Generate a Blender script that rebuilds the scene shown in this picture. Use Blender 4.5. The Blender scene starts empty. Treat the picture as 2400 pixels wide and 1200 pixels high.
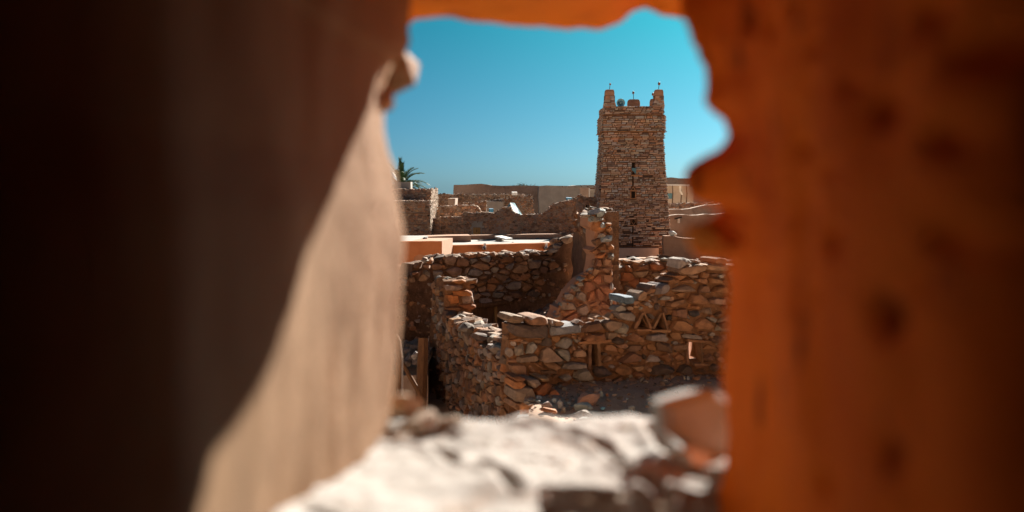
import bpy, bmesh, math, random
from mathutils import Vector, Matrix, noise
from mathutils.geometry import delaunay_2d_cdt

rnd = random.Random(7)
U = rnd.uniform
S = bpy.context.scene
COL = S.collection
R = math.radians

# ------------------------------------------------------------------ camera
F = 2333.0                      # focal length in photograph pixels (35 mm lens)
PITCH = math.atan(160 / F)
CAMZ = 5.0
cam_d = bpy.data.cameras.new('camera')
cam = bpy.data.objects.new('camera', cam_d)
COL.objects.link(cam)
cam.location = (0, 0, CAMZ)
cam.rotation_euler = (R(90) - PITCH, 0, 0)
cam_d.sensor_width = 36
cam_d.lens = 35
cam_d.clip_start = 0.01
cam_d.clip_end = 6000
cam_d.dof.use_dof = True
cam_d.dof.focus_distance = 32
cam_d.dof.aperture_fstop = 2.0
S.camera = cam

# ------------------------------------------------------------------ sky and sun
SUN_AZ, SUN_EL = 25.0, 26.0     # degrees to the right of the view direction / above the horizon
w = bpy.data.worlds.new('World')
S.world = w
w.use_nodes = True
nt = w.node_tree
nt.nodes.clear()
sky = nt.nodes.new('ShaderNodeTexSky')
sky.sky_type = 'NISHITA'
sky.sun_disc = False
sky.sun_elevation = R(SUN_EL)
sky.sun_rotation = R(SUN_AZ)
sky.air_density = 0.4
sky.dust_density = 2.0
sky.altitude = 500
sky.ozone_density = 3.0
tint = nt.nodes.new('ShaderNodeMix')
tint.data_type = 'RGBA'
tint.blend_type = 'MULTIPLY'
tint.inputs[0].default_value = 1
stc = nt.nodes.new('ShaderNodeTexCoord')
sep = nt.nodes.new('ShaderNodeSeparateXYZ')
nt.links.new(stc.outputs['Generated'], sep.inputs[0])
mr = nt.nodes.new('ShaderNodeMapRange')
mr.inputs[1].default_value = 0.0
mr.inputs[2].default_value = 0.16
nt.links.new(sep.outputs[2], mr.inputs[0])
dusty = nt.nodes.new('ShaderNodeMix')         # paler dusty air low down, teal above
dusty.data_type = 'RGBA'
dusty.inputs[6].default_value = (0.108, 0.221, 0.293, 1)
dusty.inputs[7].default_value = (0.031, 0.264, 0.287, 1)
nt.links.new(mr.outputs[0], dusty.inputs[0])
nt.links.new(dusty.outputs[2], tint.inputs[7])
bg = nt.nodes.new('ShaderNodeBackground')
bg.inputs[1].default_value = 0.05
wo = nt.nodes.new('ShaderNodeOutputWorld')
nt.links.new(sky.outputs[0], tint.inputs[6])
nt.links.new(tint.outputs[2], bg.inputs[0])
nt.links.new(bg.outputs[0], wo.inputs[0])

sl = bpy.data.lights.new('sun', 'SUN')
sl.energy = 5.0
sl.angle = R(0.5)
sl.color = (1.0, 0.90, 0.78)
sun = bpy.data.objects.new('sun', sl)
COL.objects.link(sun)
sd = Vector((math.sin(R(SUN_AZ)) * math.cos(R(SUN_EL)), math.cos(R(SUN_AZ)) * math.cos(R(SUN_EL)), math.sin(R(SUN_EL))))
sun.rotation_euler = (-sd).to_track_quat('-Z', 'Y').to_euler()
sun.location = sd * 60

S.view_settings.view_transform = 'Standard'
S.view_settings.look = 'None'
S.view_settings.gamma = 1
S.view_settings.use_curve_mapping = False
S.view_settings.exposure = 1.8
S.render.engine = 'CYCLES'
S.cycles.use_denoising = True
S.cycles.max_bounces = 8
S.cycles.diffuse_bounces = 6
S.cycles.sample_clamp_indirect = 4

# ------------------------------------------------------------------ pixel <-> world
CP, SP = math.cos(PITCH), math.sin(PITCH)


def ray(px, py):
    a, b = (px - 1200) / F, (600 - py) / F
    return Vector((a, CP + b * SP, -SP + b * CP))


def W(px, py, Y):
    d = ray(px, py)
    return Vector((0, 0, CAMZ)) + d * (Y / d.y)


def gx(px, Y):
    return (px - 1200) / F * Y * 1.0023


class Plane:
    """upright wall plane; u runs to the right in the picture, v is height, n looks at the camera"""
    def __init__(s, pxa, Ya, pxb, Yb):
        s.a = Vector((gx(pxa, Ya), Ya, 0))
        s.b = Vector((gx(pxb, Yb), Yb, 0))
        s.u = (s.b - s.a).normalized()
        s.n = s.u.cross(Vector((0, 0, 1)))
        s.len = (s.b - s.a).length

    def uv(s, px, py):
        d = ray(px, py)
        o = Vector((0, 0, CAMZ))
        t = (s.a - o).dot(s.n) / d.dot(s.n)
        p = o + d * t
        return ((p - s.a).dot(s.u), p.z)

    def P(s, u, v, w=0.0):
        return s.a + s.u * u + s.n * w + Vector((0, 0, v))

    def poly(s, pts):
        return [s.uv(*p) for p in pts]


# ------------------------------------------------------------------ materials
def new_mat(name):
    m = bpy.data.materials.new(name)
    m.use_nodes = True
    n = m.node_tree
    return m, n, n.nodes['Principled BSDF']


def node(n, t, **kw):
    x = n.nodes.new(t)
    for k, v in kw.items():
        setattr(x, k, v)
    return x


def mat_surface(name, c1, c2, scale=3.0, rough=0.9, bump=0.4, bump_scale=25, dist=0.02, attr=False, c3=None, spots=0.0, spot_scale=12, spot_col=(.05, .03, .02), stretch=(1, 1, 1), streak=0.0):
    """two noise-mixed colours, fine grain, optional spots / per-stone tint attribute, bump"""
    m, n, b = new_mat(name)
    L = n.links.new
    tc = node(n, 'ShaderNodeTexCoord')
    geo = node(n, 'ShaderNodeNewGeometry')
    mp = node(n, 'ShaderNodeMapping')
    mp.inputs['Scale'].default_value = stretch
    L(geo.outputs['Position'], mp.inputs[0])
    nz = node(n, 'ShaderNodeTexNoise')
    nz.inputs['Scale'].default_value = scale
    nz.inputs['Detail'].default_value = 8
    nz.inputs['Roughness'].default_value = 0.65
    L(mp.outputs[0], nz.inputs['Vector'])
    ramp = node(n, 'ShaderNodeValToRGB')
    ramp.color_ramp.elements[0].position = 0.32
    ramp.color_ramp.elements[1].position = 0.68
    ramp.color_ramp.elements[0].color = (*c1, 1)
    ramp.color_ramp.elements[1].color = (*c2, 1)
    if c3:
        e = ramp.color_ramp.elements.new(0.5)
        e.color = (*c3, 1)
    L(nz.outputs[0], ramp.inputs[0])
    out = ramp.outputs[0]
    if attr:
        at = node(n, 'ShaderNodeAttribute', attribute_name='tint')
        mx = node(n, 'ShaderNodeMix', data_type='RGBA', blend_type='MULTIPLY')
        mx.inputs[0].default_value = 1
        L(at.outputs['Color'], mx.inputs[6])
        L(out, mx.inputs[7])
        out = mx.outputs[2]
    if spots > 0:
        n2 = node(n, 'ShaderNodeTexNoise')
        n2.inputs['Scale'].default_value = spot_scale
        n2.inputs['Detail'].default_value = 3
        L(mp.outputs[0], n2.inputs['Vector'])
        r2 = node(n, 'ShaderNodeValToRGB')
        r2.color_ramp.elements[0].position = 0.60
        r2.color_ramp.elements[1].position = 0.70
        L(n2.outputs[0], r2.inputs[0])
        mm = node(n, 'ShaderNodeMath', operation='MULTIPLY')
        mm.inputs[1].default_value = spots
        L(r2.outputs[0], mm.inputs[0])
        mx2 = node(n, 'ShaderNodeMix', data_type='RGBA', blend_type='MIX')
        L(mm.outputs[0], mx2.inputs[0])
        L(out, mx2.inputs[6])
        mx2.inputs[7].default_value = (*spot_col, 1)
        out = mx2.outputs[2]
    L(out, b.inputs['Base Color'])
    b.inputs['Roughness'].default_value = rough
    b.inputs['Specular IOR Level'].default_value = 0.25
    nb = node(n, 'ShaderNodeTexNoise')
    nb.inputs['Scale'].default_value = bump_scale
    nb.inputs['Detail'].default_value = 6
    nb.inputs['Roughness'].default_value = 0.7
    L(mp.outputs[0], nb.inputs['Vector'])
    bp = node(n, 'ShaderNodeBump')
    bp.inputs['Strength'].default_value = bump
    bp.inputs['Distance'].default_value = dist
    L(nb.outputs[0], bp.inputs['Height'])
    L(bp.outputs[0], b.inputs['Normal'])
    return m


STONE = mat_surface('stone', (.62, .60, .58), (1.28, 1.25, 1.2), 9, .85, .5, 30, .02, attr=True, spots=.35, spot_scale=7, spot_col=(.06, .045, .04))
STONE_FAR = mat_surface('far_stone', (.75, .74, .72), (1.2, 1.2, 1.2), 3, .9, .4, 14, .03, attr=True)
MORTAR = mat_surface('mud_mortar', (.15, .075, .035), (.30, .16, .085), 14, .95, .7, 40, .03)
MUD = mat_surface('mud_plaster', (.10, .055, .033), (.21, .12, .075), 3.5, .95, 1.0, 18, .05, spots=.3, spot_scale=14, spot_col=(.34, .26, .2))
ORANGE = mat_surface('orange_render', (.40, .145, .055), (.47, .19, .08), 1.2, .92, .25, 12, .02)
PINKMUD = mat_surface('pink_mud', (.36, .20, .13), (.44, .27, .18), 3, .95, .4, 10, .03)
GREYMUD = mat_surface('grey_render', (.25, .24, .225), (.34, .325, .30), 1.5, .95, .3, 8, .03)
FARMUD = mat_surface('far_mud', (.25, .18, .14), (.47, .36, .285), 0.55, .95, .5, 4, .05, spots=.35, spot_scale=2.5, spot_col=(.16, .09, .06))
ROOF = mat_surface('roof_lime', (.27, .26, .24), (.38, .375, .355), 1.2, .95, .3, 10, .03, spots=.3, spot_scale=2, spot_col=(.2, .165, .13))
SILL = mat_surface('dusty_limestone', (.275, .26, .24), (.36, .355, .345), 9, .9, .5, 40, .01, spots=.5, spot_scale=13, spot_col=(.2, .13, .085))
JAMB_L = mat_surface('sunlit_tone_mud', (.145, .071, .027), (.225, .137, .075), 5, .95, .6, 60, .012, spots=.6, spot_scale=12, spot_col=(.17, .07, .02), stretch=(1, 1, .35))  # same mud as the right reveal, its sunlit tone put into the colour
JAMB_R = mat_surface('ochre_glow_mud', (.74, .15, .007), (.92, .22, .010), 6, .95, .5, 55, .01, spots=.9, spot_scale=17, spot_col=(.26, .047, .003), stretch=(1, 1, .6))  # same mud as the left reveal, orange bounce glow put into the colour
DIRT = mat_surface('dry_dirt', (.40, .275, .20), (.50, .37, .28), 2.5, .97, .6, 22, .03, spots=.4, spot_scale=9, spot_col=(.22, .14, .09))
WOOD = mat_surface('old_wood', (.10, .05, .025), (.20, .105, .05), 6, .85, .5, 30, .01, stretch=(6, 6, .6))
WOOD_L = mat_surface('pale_wood', (.36, .20, .07), (.48, .28, .11), 4, .8, .3, 20, .01, stretch=(6, 6, .6))
WHITE = mat_surface('white_paint', (.70, .70, .68), (.82, .82, .80), 3, .7, .1, 10, .01)
CLOTH_T = mat_surface('teal_cloth', (.08, .20, .26), (.16, .32, .38), 2, .9, .2, 8, .02)
CLOTH_W = mat_surface('white_cloth', (.60, .60, .58), (.75, .75, .72), 2, .9, .2, 8, .02)
FACADE = mat_surface('bounce_mud', (.40, .235, .13), (.52, .33, .20), 1.5, .95, .5, 20, .03)  # bright mud of the added wings that bounce sun onto the near walls
CLOTH_B = mat_surface('beige_cloth', (.40, .34, .28), (.52, .45, .38), 1.5, .9, .3, 5, .03)
BLUE = mat_surface('blue_tarp', (.02, .12, .24), (.05, .2, .34), 2, .7, .2, 8, .02)
CEMENT = mat_surface('cement', (.30, .27, .24), (.40, .37, .33), 3, .9, .3, 10, .02)
HORN = mat_surface('grey_blue_metal', (.28, .56, .70), (.34, .62, .76), 3, .6, .0, 10, .001)
IRON = mat_surface('dark_iron', (.03, .025, .022), (.06, .05, .04), 3, .6, .1, 20, .01)
EGG = mat_surface('brown_egg', (.16, .07, .04), (.26, .12, .07), 3, .6, .1, 20, .01)
FROND = mat_surface('palm_green', (.03, .07, .03), (.06, .12, .05), 2, .6, .1, 10, .01)
LEAF = mat_surface('leaf_green', (.04, .07, .03), (.08, .11, .05), 2, .7, .1, 10, .01)
BARK = mat_surface('bark', (.10, .07, .05), (.17, .12, .08), 5, .9, .5, 12, .03)
SLITMUD = mat_surface('slit_glow_mud', (.27, .08, .008), (.33, .10, .012), 3, .95, .3, 20, .02)  # orange glow behind the slit put into the stub's colour
SAND = mat_surface('pale_sand', (.42, .29, .185), (.54, .385, .255), 1.2, .97, .4, 12, .03)
SIDEMUD = mat_surface('lit_side_mud', (.15, .09, .055), (.29, .175, .11), 4, .95, 1.0, 18, .05, spots=.3, spot_scale=14, spot_col=(.34, .26, .2))  # brighter copy of the plaster, light on the stub's side put in
LINTEL = mat_surface('ochre_glow_lintel', (.46, .145, .008), (.58, .20, .014), 6, .95, .5, 55, .01, spots=.6, spot_scale=13, spot_col=(.3, .08, .01))  # bounce light from the sill put into the underside's orange
DARK = mat_surface('opening_shade', (.02, .012, .008), (.03, .02, .012), 3, 1, .1, 10, .01)  # shade of openings put into a near-black colour

PAL_NEAR = [(.31, .165, .09), (.34, .205, .13), (.25, .145, .09), (.37, .24, .16), (.29, .205, .155), (.27, .235, .21), (.31, .16, .08), (.31, .28, .26), (.18, .11, .075), (.12, .09, .075)]
PAL_TOWER = [(.46, .295, .205), (.49, .345, .26), (.44, .28, .20), (.42, .345, .295), (.38, .36, .35), (.47, .265, .17), (.35, .24, .18), (.52, .39, .295), (.20, .14, .115), (.42, .37, .335)]
PAL_FAR = [(.44, .25, .15), (.50, .30, .19), (.38, .22, .14), (.46, .32, .235), (.35, .27, .22), (.24, .145, .10)]
PAL_DIM = [(.27, .16, .10), (.32, .195, .125), (.23, .145, .095), (.29, .215, .165), (.18, .12, .085)]
PAL_ORANGE = [(.40, .165, .06), (.43, .20, .09), (.34, .14, .06), (.38, .24, .14), (.30, .22, .17), (.24, .12, .06)]
PAL_PINK_BOUNCE = [(.46, .24, .145), (.42, .20, .115), (.40, .25, .17), (.44, .22, .12), (.36, .28, .24)]  # warm bounce light on the stub's broken end put into the tones


def jit(c, a=.12):
    k = 1 + U(-a, a)
    return tuple(max(.01, x * k * (1 + U(-.04, .04))) for x in c)


# ------------------------------------------------------------------ objects
def tagp(o, label=None, cat=None, group=None, kind=None):
    if label: o['label'] = label
    if cat: o['category'] = cat
    if group: o['group'] = group
    if kind: o['kind'] = kind
    return o


def thing(name, label, cat, loc=(0, 0, 0), group=None):
    o = bpy.data.objects.new(name, None)
    COL.objects.link(o)
    o.location = loc
    o.empty_display_size = .2
    return tagp(o, label, cat, group)


class MB:
    """collects polygons with per-vertex tint"""
    def __init__(s):
        s.v, s.f, s.t = [], [], []

    def add(s, vs, fs, tint=(1, 1, 1)):
        k = len(s.v)
        s.v += [tuple(x) for x in vs]
        s.t += [tint] * len(vs)
        s.f += [tuple(i + k for i in f) for f in fs]
        return s

    def box(s, c, d, rz=0, tint=(1, 1, 1), rx=0, ry=0, taper=1.0):
        M = Matrix.Translation(c) @ Matrix.Rotation(rz, 4, 'Z') @ Matrix.Rotation(ry, 4, 'Y') @ Matrix.Rotation(rx, 4, 'X')
        vs = []
        for z in (-1, 1):
            k = taper if z > 0 else 1
            for x, y in ((-1, -1), (1, -1), (1, 1), (-1, 1)):
                vs.append(M @ Vector((x * d[0] / 2 * k, y * d[1] / 2 * k, z * d[2] / 2)))
        return s.add(vs, [(3, 2, 1, 0), (4, 5, 6, 7), (0, 1, 5, 4), (1, 2, 6, 5), (2, 3, 7, 6), (3, 0, 4, 7)], tint)

    def tube(s, pts, rads, n=8, tint=(1, 1, 1), cap=True):
        k0 = []
        vs, fs = [], []
        for i, p in enumerate(pts):
            p = Vector(p)
            a = Vector(pts[max(i - 1, 0)])
            b = Vector(pts[min(i + 1, len(pts) - 1)])
            d = (b - a).normalized()
            x = d.orthogonal().normalized()
            y = d.cross(x)
            r = rads[i] if isinstance(rads, (list, tuple)) else rads
            for j in range(n):
                t = 2 * math.pi * j / n
                vs.append(p + x * math.cos(t) * r + y * math.sin(t) * r)
        for i in range(len(pts) - 1):
            for j in range(n):
                fs.append((i * n + j, i * n + (j + 1) % n, (i + 1) * n + (j + 1) % n, (i + 1) * n + j))
        if cap:
            fs.append(tuple(range(n))[::-1])
            fs.append(tuple(range((len(pts) - 1) * n, len(pts) * n)))
        return s.add(vs, fs, tint)

    def build(s, name, mat, parent=None, smooth=False, kind=None, label=None):
        me = bpy.data.meshes.new(name)
        me.from_pydata(s.v, [], s.f)
        at = me.color_attributes.new('tint', 'FLOAT_COLOR', 'POINT')
        buf = []
        for t in s.t:
            buf += [t[0], t[1], t[2], 1.0]
        at.data.foreach_set('color', buf)
        me.materials.append(mat)
        if smooth:
            me.polygons.foreach_set('use_smooth', [True] * len(me.polygons))
        me.update()
        o = bpy.data.objects.new(name, me)
        COL.objects.link(o)
        if parent:
            o.parent = parent
            o.matrix_parent_inverse = Matrix.Translation(-Vector(parent.location))
        return tagp(o, label=label, kind=kind)


# ------------------------------------------------------------------ masonry
def area_c(poly):
    A = cx = cy = 0
    for i in range(len(poly)):
        x0, y0 = poly[i]
        x1, y1 = poly[(i + 1) % len(poly)]
        c = x0 * y1 - x1 * y0
        A += c
        cx += (x0 + x1) * c
        cy += (y0 + y1) * c
    if abs(A) < 1e-12:
        return 0, poly[0]
    return A / 2, (cx / (3 * A), cy / (3 * A))


def inside(p, poly):
    x, y = p
    r = False
    j = len(poly) - 1
    for i in range(len(poly)):
        xi, yi = poly[i]
        xj, yj = poly[j]
        if (yi > y) != (yj > y) and x < (xj - xi) * (y - yi) / (yj - yi) + xi:
            r = not r
        j = i
    return r


def chamfer(poly, a=.17, n_min=0):
    out = []
    n = len(poly)
    for i in range(n):
        p0, p1, p2 = poly[i - 1], poly[i], poly[(i + 1) % n]
        k = a * U(.5, 1.1)
        out.append((p1[0] + (p0[0] - p1[0]) * k, p1[1] + (p0[1] - p1[1]) * k))
        k = a * U(.5, 1.1)
        out.append((p1[0] + (p2[0] - p1[0]) * k, p1[1] + (p2[1] - p1[1]) * k))
    return out


def simplify(poly, m):
    poly = list(poly)
    while len(poly) > m:
        best, bi = 1e9, 0
        for i in range(len(poly)):
            a, b = poly[i - 1], poly[(i + 1) % len(poly)]
            p = poly[i]
            ar = abs((a[0] - p[0]) * (b[1] - p[1]) - (b[0] - p[0]) * (a[1] - p[1]))
            if ar < best:
                best, bi = ar, i
        poly.pop(bi)
    return poly


def stone_geo(mb, pl, poly, out, inn=.06, tint=(1, 1, 1), w0=0.0, sharp=.5):
    A, c = area_c(poly)
    if A < 0:
        poly = poly[::-1]
        A = -A
    if A < 1e-6:
        return
    r = math.sqrt(A)
    out = min(out, r * .8)
    n = len(poly)
    tx, ty = U(-.35, .35), U(-.45, .3)
    mid = U(.2, .55)
    s0 = U(.74, .92)
    vs = []
    for (x, y) in poly:
        vs.append(pl.P(c[0] + (x - c[0]) * .85, c[1] + (y - c[1]) * .85, w0 - inn))
    for (x, y) in poly:
        vs.append(pl.P(x, y, w0 + out * mid * U(.5, 1.35)))
    for (x, y) in poly:
        k = s0 * U(.9, 1.08)
        X, Y = (x - c[0]) * k, (y - c[1]) * k
        vs.append(pl.P(c[0] + X, c[1] + Y, w0 + out * (1 + tx * X / r * 1.6 + ty * Y / r * 1.6 + U(-.06, .06))))
    fs = []
    for k in (0, 1):
        for i in range(n):
            j = (i + 1) % n
            fs.append((k * n + i, k * n + j, (k + 1) * n + j, (k + 1) * n + i))
    if U(0, 1) < sharp:
        ox, oy = U(-.2, .2) * r, U(-.1, .25) * r
        vs.append(pl.P(c[0] + ox, c[1] + oy, w0 + out * U(1.15, 1.7)))
        for i in range(n):
            fs.append((2 * n + i, 2 * n + (i + 1) % n, 3 * n))
    else:
        fs.append(tuple(range(2 * n, 3 * n)))
    fs.append(tuple(range(n))[::-1])
    mb.add(vs, fs, tint)


def power_cells(outline, size, aspect=1.5, var=.35, holes=(), jitter=.38, rowvar=True):
    """power-diagram cells filling the outline: rubble masonry of mixed sizes"""
    us = [p[0] for p in outline]
    vs = [p[1] for p in outline]
    u0, u1, v0, v1 = min(us) - size * 2, max(us) + size * 2, min(vs) - size * 2, max(vs) + size * 2
    du = size * math.sqrt(aspect)
    dv = size / math.sqrt(aspect)
    k = 1 / aspect
    sites = []
    r = 0
    v = v0
    while v < v1:
        u = u0 + (r % 2) * du / 2 + U(-.3, .3) * du
        while u < u1:
            s = du * U(.55, 1.5)
            sites.append(((u + U(-jitter, jitter) * du) * k, v + U(-jitter, jitter) * dv, (U(-var, var) * dv) * dv))
            u += s
        v += dv
        r += 1
    cell = dv * 2.2
    gridm = {}
    for i, s in enumerate(sites):
        gridm.setdefault((int(s[0] // cell), int(s[1] // cell)), []).append(i)
    res = []
    for i, (x, y, wi) in enumerate(sites):
        if not inside((x / k, y), outline) or any(inside((x / k, y), h) for h in holes):
            continue
        m = dv * 2.6
        poly = [(x - m, y - m), (x + m, y - m), (x + m, y + m), (x - m, y + m)]
        ci, cj = int(x // cell), int(y // cell)
        nb = []
        for a in (-1, 0, 1):
            for b in (-1, 0, 1):
                nb += gridm.get((ci + a, cj + b), [])
        for j in nb:
            if j == i:
                continue
            x2, y2, wj = sites[j]
            dx, dy = x2 - x, y2 - y
            d2 = dx * dx + dy * dy
            if d2 < 1e-12:
                continue
            lim = (d2 + wi - wj) / 2
            newp = []
            n = len(poly)
            for q in range(n):
                p, pn = poly[q], poly[(q + 1) % n]
                a = (p[0] - x) * dx + (p[1] - y) * dy - lim
                b = (pn[0] - x) * dx + (pn[1] - y) * dy - lim
                if a <= 0:
                    newp.append(p)
                if (a < 0 < b) or (b < 0 < a):
                    t = a / (a - b)
                    newp.append((p[0] + (pn[0] - p[0]) * t, p[1] + (pn[1] - p[1]) * t))
            poly = newp
            if len(poly) < 3:
                break
        if len(poly) >= 3:
            poly = [(p[0] / k, p[1]) for p in poly]
            if abs(area_c(poly)[0]) > .12 * du * dv:
                res.append(poly)
    return res


def shrink(poly, d):
    A, c = area_c(poly)
    r = math.sqrt(abs(A)) + 1e-9
    k = max(.55, 1 - 2 * d / r)
    return [(c[0] + (x - c[0]) * k, c[1] + (y - c[1]) * k) for x, y in poly]


def masonry(pl, cells, parent, out=.07, joint=.008, pal=PAL_NEAR, mat=None, parts=300, nmax=8, name='stone', inn=.06, w0=0.0, dark=None, ch=.17):
    mat = mat or STONE
    items = []
    for c in cells:
        A = abs(area_c(c)[0])
        items.append((A, c))
    items.sort(key=lambda t: -t[0])
    rest = MB()
    for i, (A, c) in enumerate(items):
        p = shrink(c, joint * U(.5, 1.8))
        jr = math.sqrt(A) * .085
        p = [(x + U(-jr, jr), y + U(-jr, jr)) for x, y in p]
        p = simplify(chamfer(p, ch), nmax)
        col = jit(rnd.choice(pal))
        cc = area_c(c)[1]
        if dark and U(0, 1) < dark(cc):
            col = jit((.10, .07, .055), .3)
        if i < parts:
            mb = MB()
            stone_geo(mb, pl, p, out * U(.6, 1.3), inn, col, w0)
            if mb.v:
                mb.build(name, mat, parent)
        else:
            stone_geo(rest, pl, p, out * U(.6, 1.3), inn, col, w0)
    if rest.v:
        rest.build('small_stones', mat, parent, kind='stuff')


def slab(pl, outline, parent, mat, name='core', holes=(), pockets=(), cell=.15, thick=.4, amp=.02, pocket_depth=.3, rough_edge=.0, nscale=2.2, smooth=True, label=None, hole_shift=0.0):
    """solid upright wall slab of any outline, uneven front face, real openings"""
    def dens(loop, jv=0):
        out = []
        for i in range(len(loop)):
            a, b = loop[i], loop[(i + 1) % len(loop)]
            L = math.hypot(b[0] - a[0], b[1] - a[1])
            m = max(1, int(L / cell))
            for q in range(m):
                t = q / m
                out.append((a[0] + (b[0] - a[0]) * t + U(-jv, jv), a[1] + (b[1] - a[1]) * t + U(-jv, jv)))
        return out
    if area_c(outline)[0] < 0:
        outline = outline[::-1]
    O = dens(outline, rough_edge)
    H = [dens(h if area_c(h)[0] > 0 else h[::-1]) for h in list(holes) + list(pockets)]
    pts = list(O)
    edges = [(i, (i + 1) % len(O)) for i in range(len(O))]
    for h in H:
        k = len(pts)
        pts += h
        edges += [(k + i, k + (i + 1) % len(h)) for i in range(len(h))]
    us = [p[0] for p in O]
    vs = [p[1] for p in O]
    u = min(us) + cell / 2
    while u < max(us):
        v = min(vs) + cell / 2
        while v < max(vs):
            p = (u + U(-.3, .3) * cell, v + U(-.3, .3) * cell)
            if inside(p, O) and not any(inside(p, h) for h in H):
                pts.append(p)
            v += cell
        u += cell
    res = delaunay_2d_cdt([Vector(p) for p in pts], edges, [], 0, 1e-5)
    V = [(v.x, v.y) for v in res[0]]
    T = []
    for f in res[2]:
        c = (sum(V[i][0] for i in f) / len(f), sum(V[i][1] for i in f) / len(f))
        if inside(c, O) and not any(inside(c, h) for h in H):
            if area_c([V[i] for i in f])[0] < 0:
                f = f[::-1]
            T.append(tuple(f))
    n = len(V)
    vsx = []
    for (a, b) in V:
        q = pl.P(a, b)
        d = noise.fractal(q * nscale, 1.0, 2.0, 4) * amp + noise.noise(q * nscale * .3) * amp * 1.2
        vsx.append(pl.P(a, b, d))
    hc = sum(p[0] for p in H[0]) / len(H[0]) if H else 0
    hp = set((round(p[0], 4), round(p[1], 4)) for h in H[:len(holes)] for p in h)
    for (a, b) in V:
        k = hole_shift if hole_shift and (round(a, 4), round(b, 4)) in hp and a > hc else 0
        vsx.append(pl.P(a + k, b, -thick))
    fs = list(T) + [tuple(i + n for i in t[::-1]) for t in T]
    cnt = {}
    for t in T:
        for i in range(len(t)):
            e = (t[i], t[(i + 1) % len(t)])
            cnt[e] = 1
    for (a, b) in list(cnt):
        if (b, a) not in cnt:
            fs.append((b, a, a + n, b + n))
    mb = MB().add(vsx, fs)
    for h in pockets:
        if area_c(h)[0] < 0:
            h = h[::-1]
        mb.add([pl.P(x, y, -pocket_depth) for x, y in h], [tuple(range(len(h)))])
    return mb.build(name, mat, parent, label=label)


def rock(mb, c, d, tint=(1, 1, 1), n=20, rz=None, tilt=.3, boxy=.5):
    """angular stone: hull of points on a squarish ellipsoid"""
    bm = bmesh.new()
    M = Matrix.Rotation(U(0, 6.28) if rz is None else rz, 3, 'Z') @ Matrix.Rotation(U(-tilt, tilt), 3, 'X') @ Matrix.Rotation(U(-tilt, tilt), 3, 'Y')
    for i in range(n):
        v = Vector((rnd.gauss(0, 1), rnd.gauss(0, 1), rnd.gauss(0, 1))).normalized()
        m = max(abs(v.x), abs(v.y), abs(v.z))
        v = v * (1 - boxy) + v / m * boxy
        v *= U(.88, 1.05)
        bm.verts.new((v.x * d[0] / 2, v.y * d[1] / 2, v.z * d[2] / 2))
    r = bmesh.ops.convex_hull(bm, input=bm.verts)
    for v in [g for g in r['geom_interior'] if isinstance(g, bmesh.types.BMVert)]:
        bm.verts.remove(v)
    bm.verts.index_update()
    mb.add([M @ v.co + Vector(c) for v in bm.verts], [[v.index for v in f.verts] for f in bm.faces], tint)
    bm.free()
    return mb


def rock_part(parent, c, d, pal=PAL_NEAR, mat=None, name='stone', col=None, **kw):
    mb = MB()
    rock(mb, c, d, jit(col) if col else jit(rnd.choice(pal)), **kw)
    return mb.build(name, mat or STONE, parent)


def top_stones(pl, pts, parent, thick, size, pal=PAL_NEAR, n=30, rows=2, drop=.3, flat=.55):
    """loose stones lying along a wall top; pts = (u, v) path"""
    L = [0]
    for i in range(1, len(pts)):
        L.append(L[-1] + math.hypot(pts[i][0] - pts[i - 1][0], pts[i][1] - pts[i - 1][1]))
    for i in range(n):
        t = (i + U(-.4, .4) + .5) / n * L[-1]
        k = 0
        while k < len(L) - 2 and L[k + 1] < t:
            k += 1
        f = (t - L[k]) / max(L[k + 1] - L[k], 1e-6)
        u = pts[k][0] + (pts[k + 1][0] - pts[k][0]) * f
        v = pts[k][1] + (pts[k + 1][1] - pts[k][1]) * f
        s = size * U(.6, 1.35)
        wpos = -thick * (rnd.randrange(rows) + U(.25, .75)) / rows
        rock_part(parent, pl.P(u, v + s * flat * (.5 - drop), wpos), (s * U(.9, 1.4), s * U(.8, 1.2), s * flat * U(.8, 1.2)), pal, rz=math.atan2(pl.u.y, pl.u.x) + U(-.5, .5), tilt=.25)


def base_loc(pl, z=0):
    m = (pl.a + pl.b) / 2
    return (m.x, m.y, z)

# ------------------------------------------------------------------ ground


def lerp_px(path, t):
    if t <= path[0][0]:
        return path[0][1]
    for (a, b), (c, d) in zip(path[:-1], path[1:]):
        if t <= c:
            return b + (d - b) * (t - a) / (c - a)
    return path[-1][1]


def sst(a, b, x):
    t = min(1, max(0, (x - a) / (b - a)))
    return t * t * (3 - 2 * t)


def ground_z(x, y):
    front = 2.36
    inner = 2.10
    wy = 13.2 + .33 * max(0, x)             # front wall line
    h = front + (inner - front) * sst(wy - .2, wy + .8, y)
    lx = 0.13 - max(0, y - 13) * .281           # line of the left compound wall
    h += (1.25 - h) * sst(lx, lx - .13, x) * sst(8.5, 10.0, y)
    h *= 1 - sst(21.0, 29.0, y)
    h *= sst(1.8, 8.5, y) if y < 8.5 else 1
    h *= 1 - sst(9, 16, abs(x))
    if y < 30 and abs(x) < 12:
        p = Vector((x, y, 0))
        h += noise.fractal(p * 1.1, 1, 2, 4) * .05 + noise.noise(p * 6) * .012
    if y > 115:
        h -= 46 * sst(115, 2200, y)
    return h


def axis(a, b, s, far):
    v = []
    x = a
    while x <= b + 1e-6:
        v.append(x)
        x += s
    k = s
    lo, hi = [a], [b]
    while hi[-1] < far:
        k *= 1.6
        hi.append(hi[-1] + k)
    k = s
    while lo[-1] > -far:
        k *= 1.6
        lo.append(lo[-1] - k)
    return lo[:0:-1] + v + hi[1:]


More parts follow.
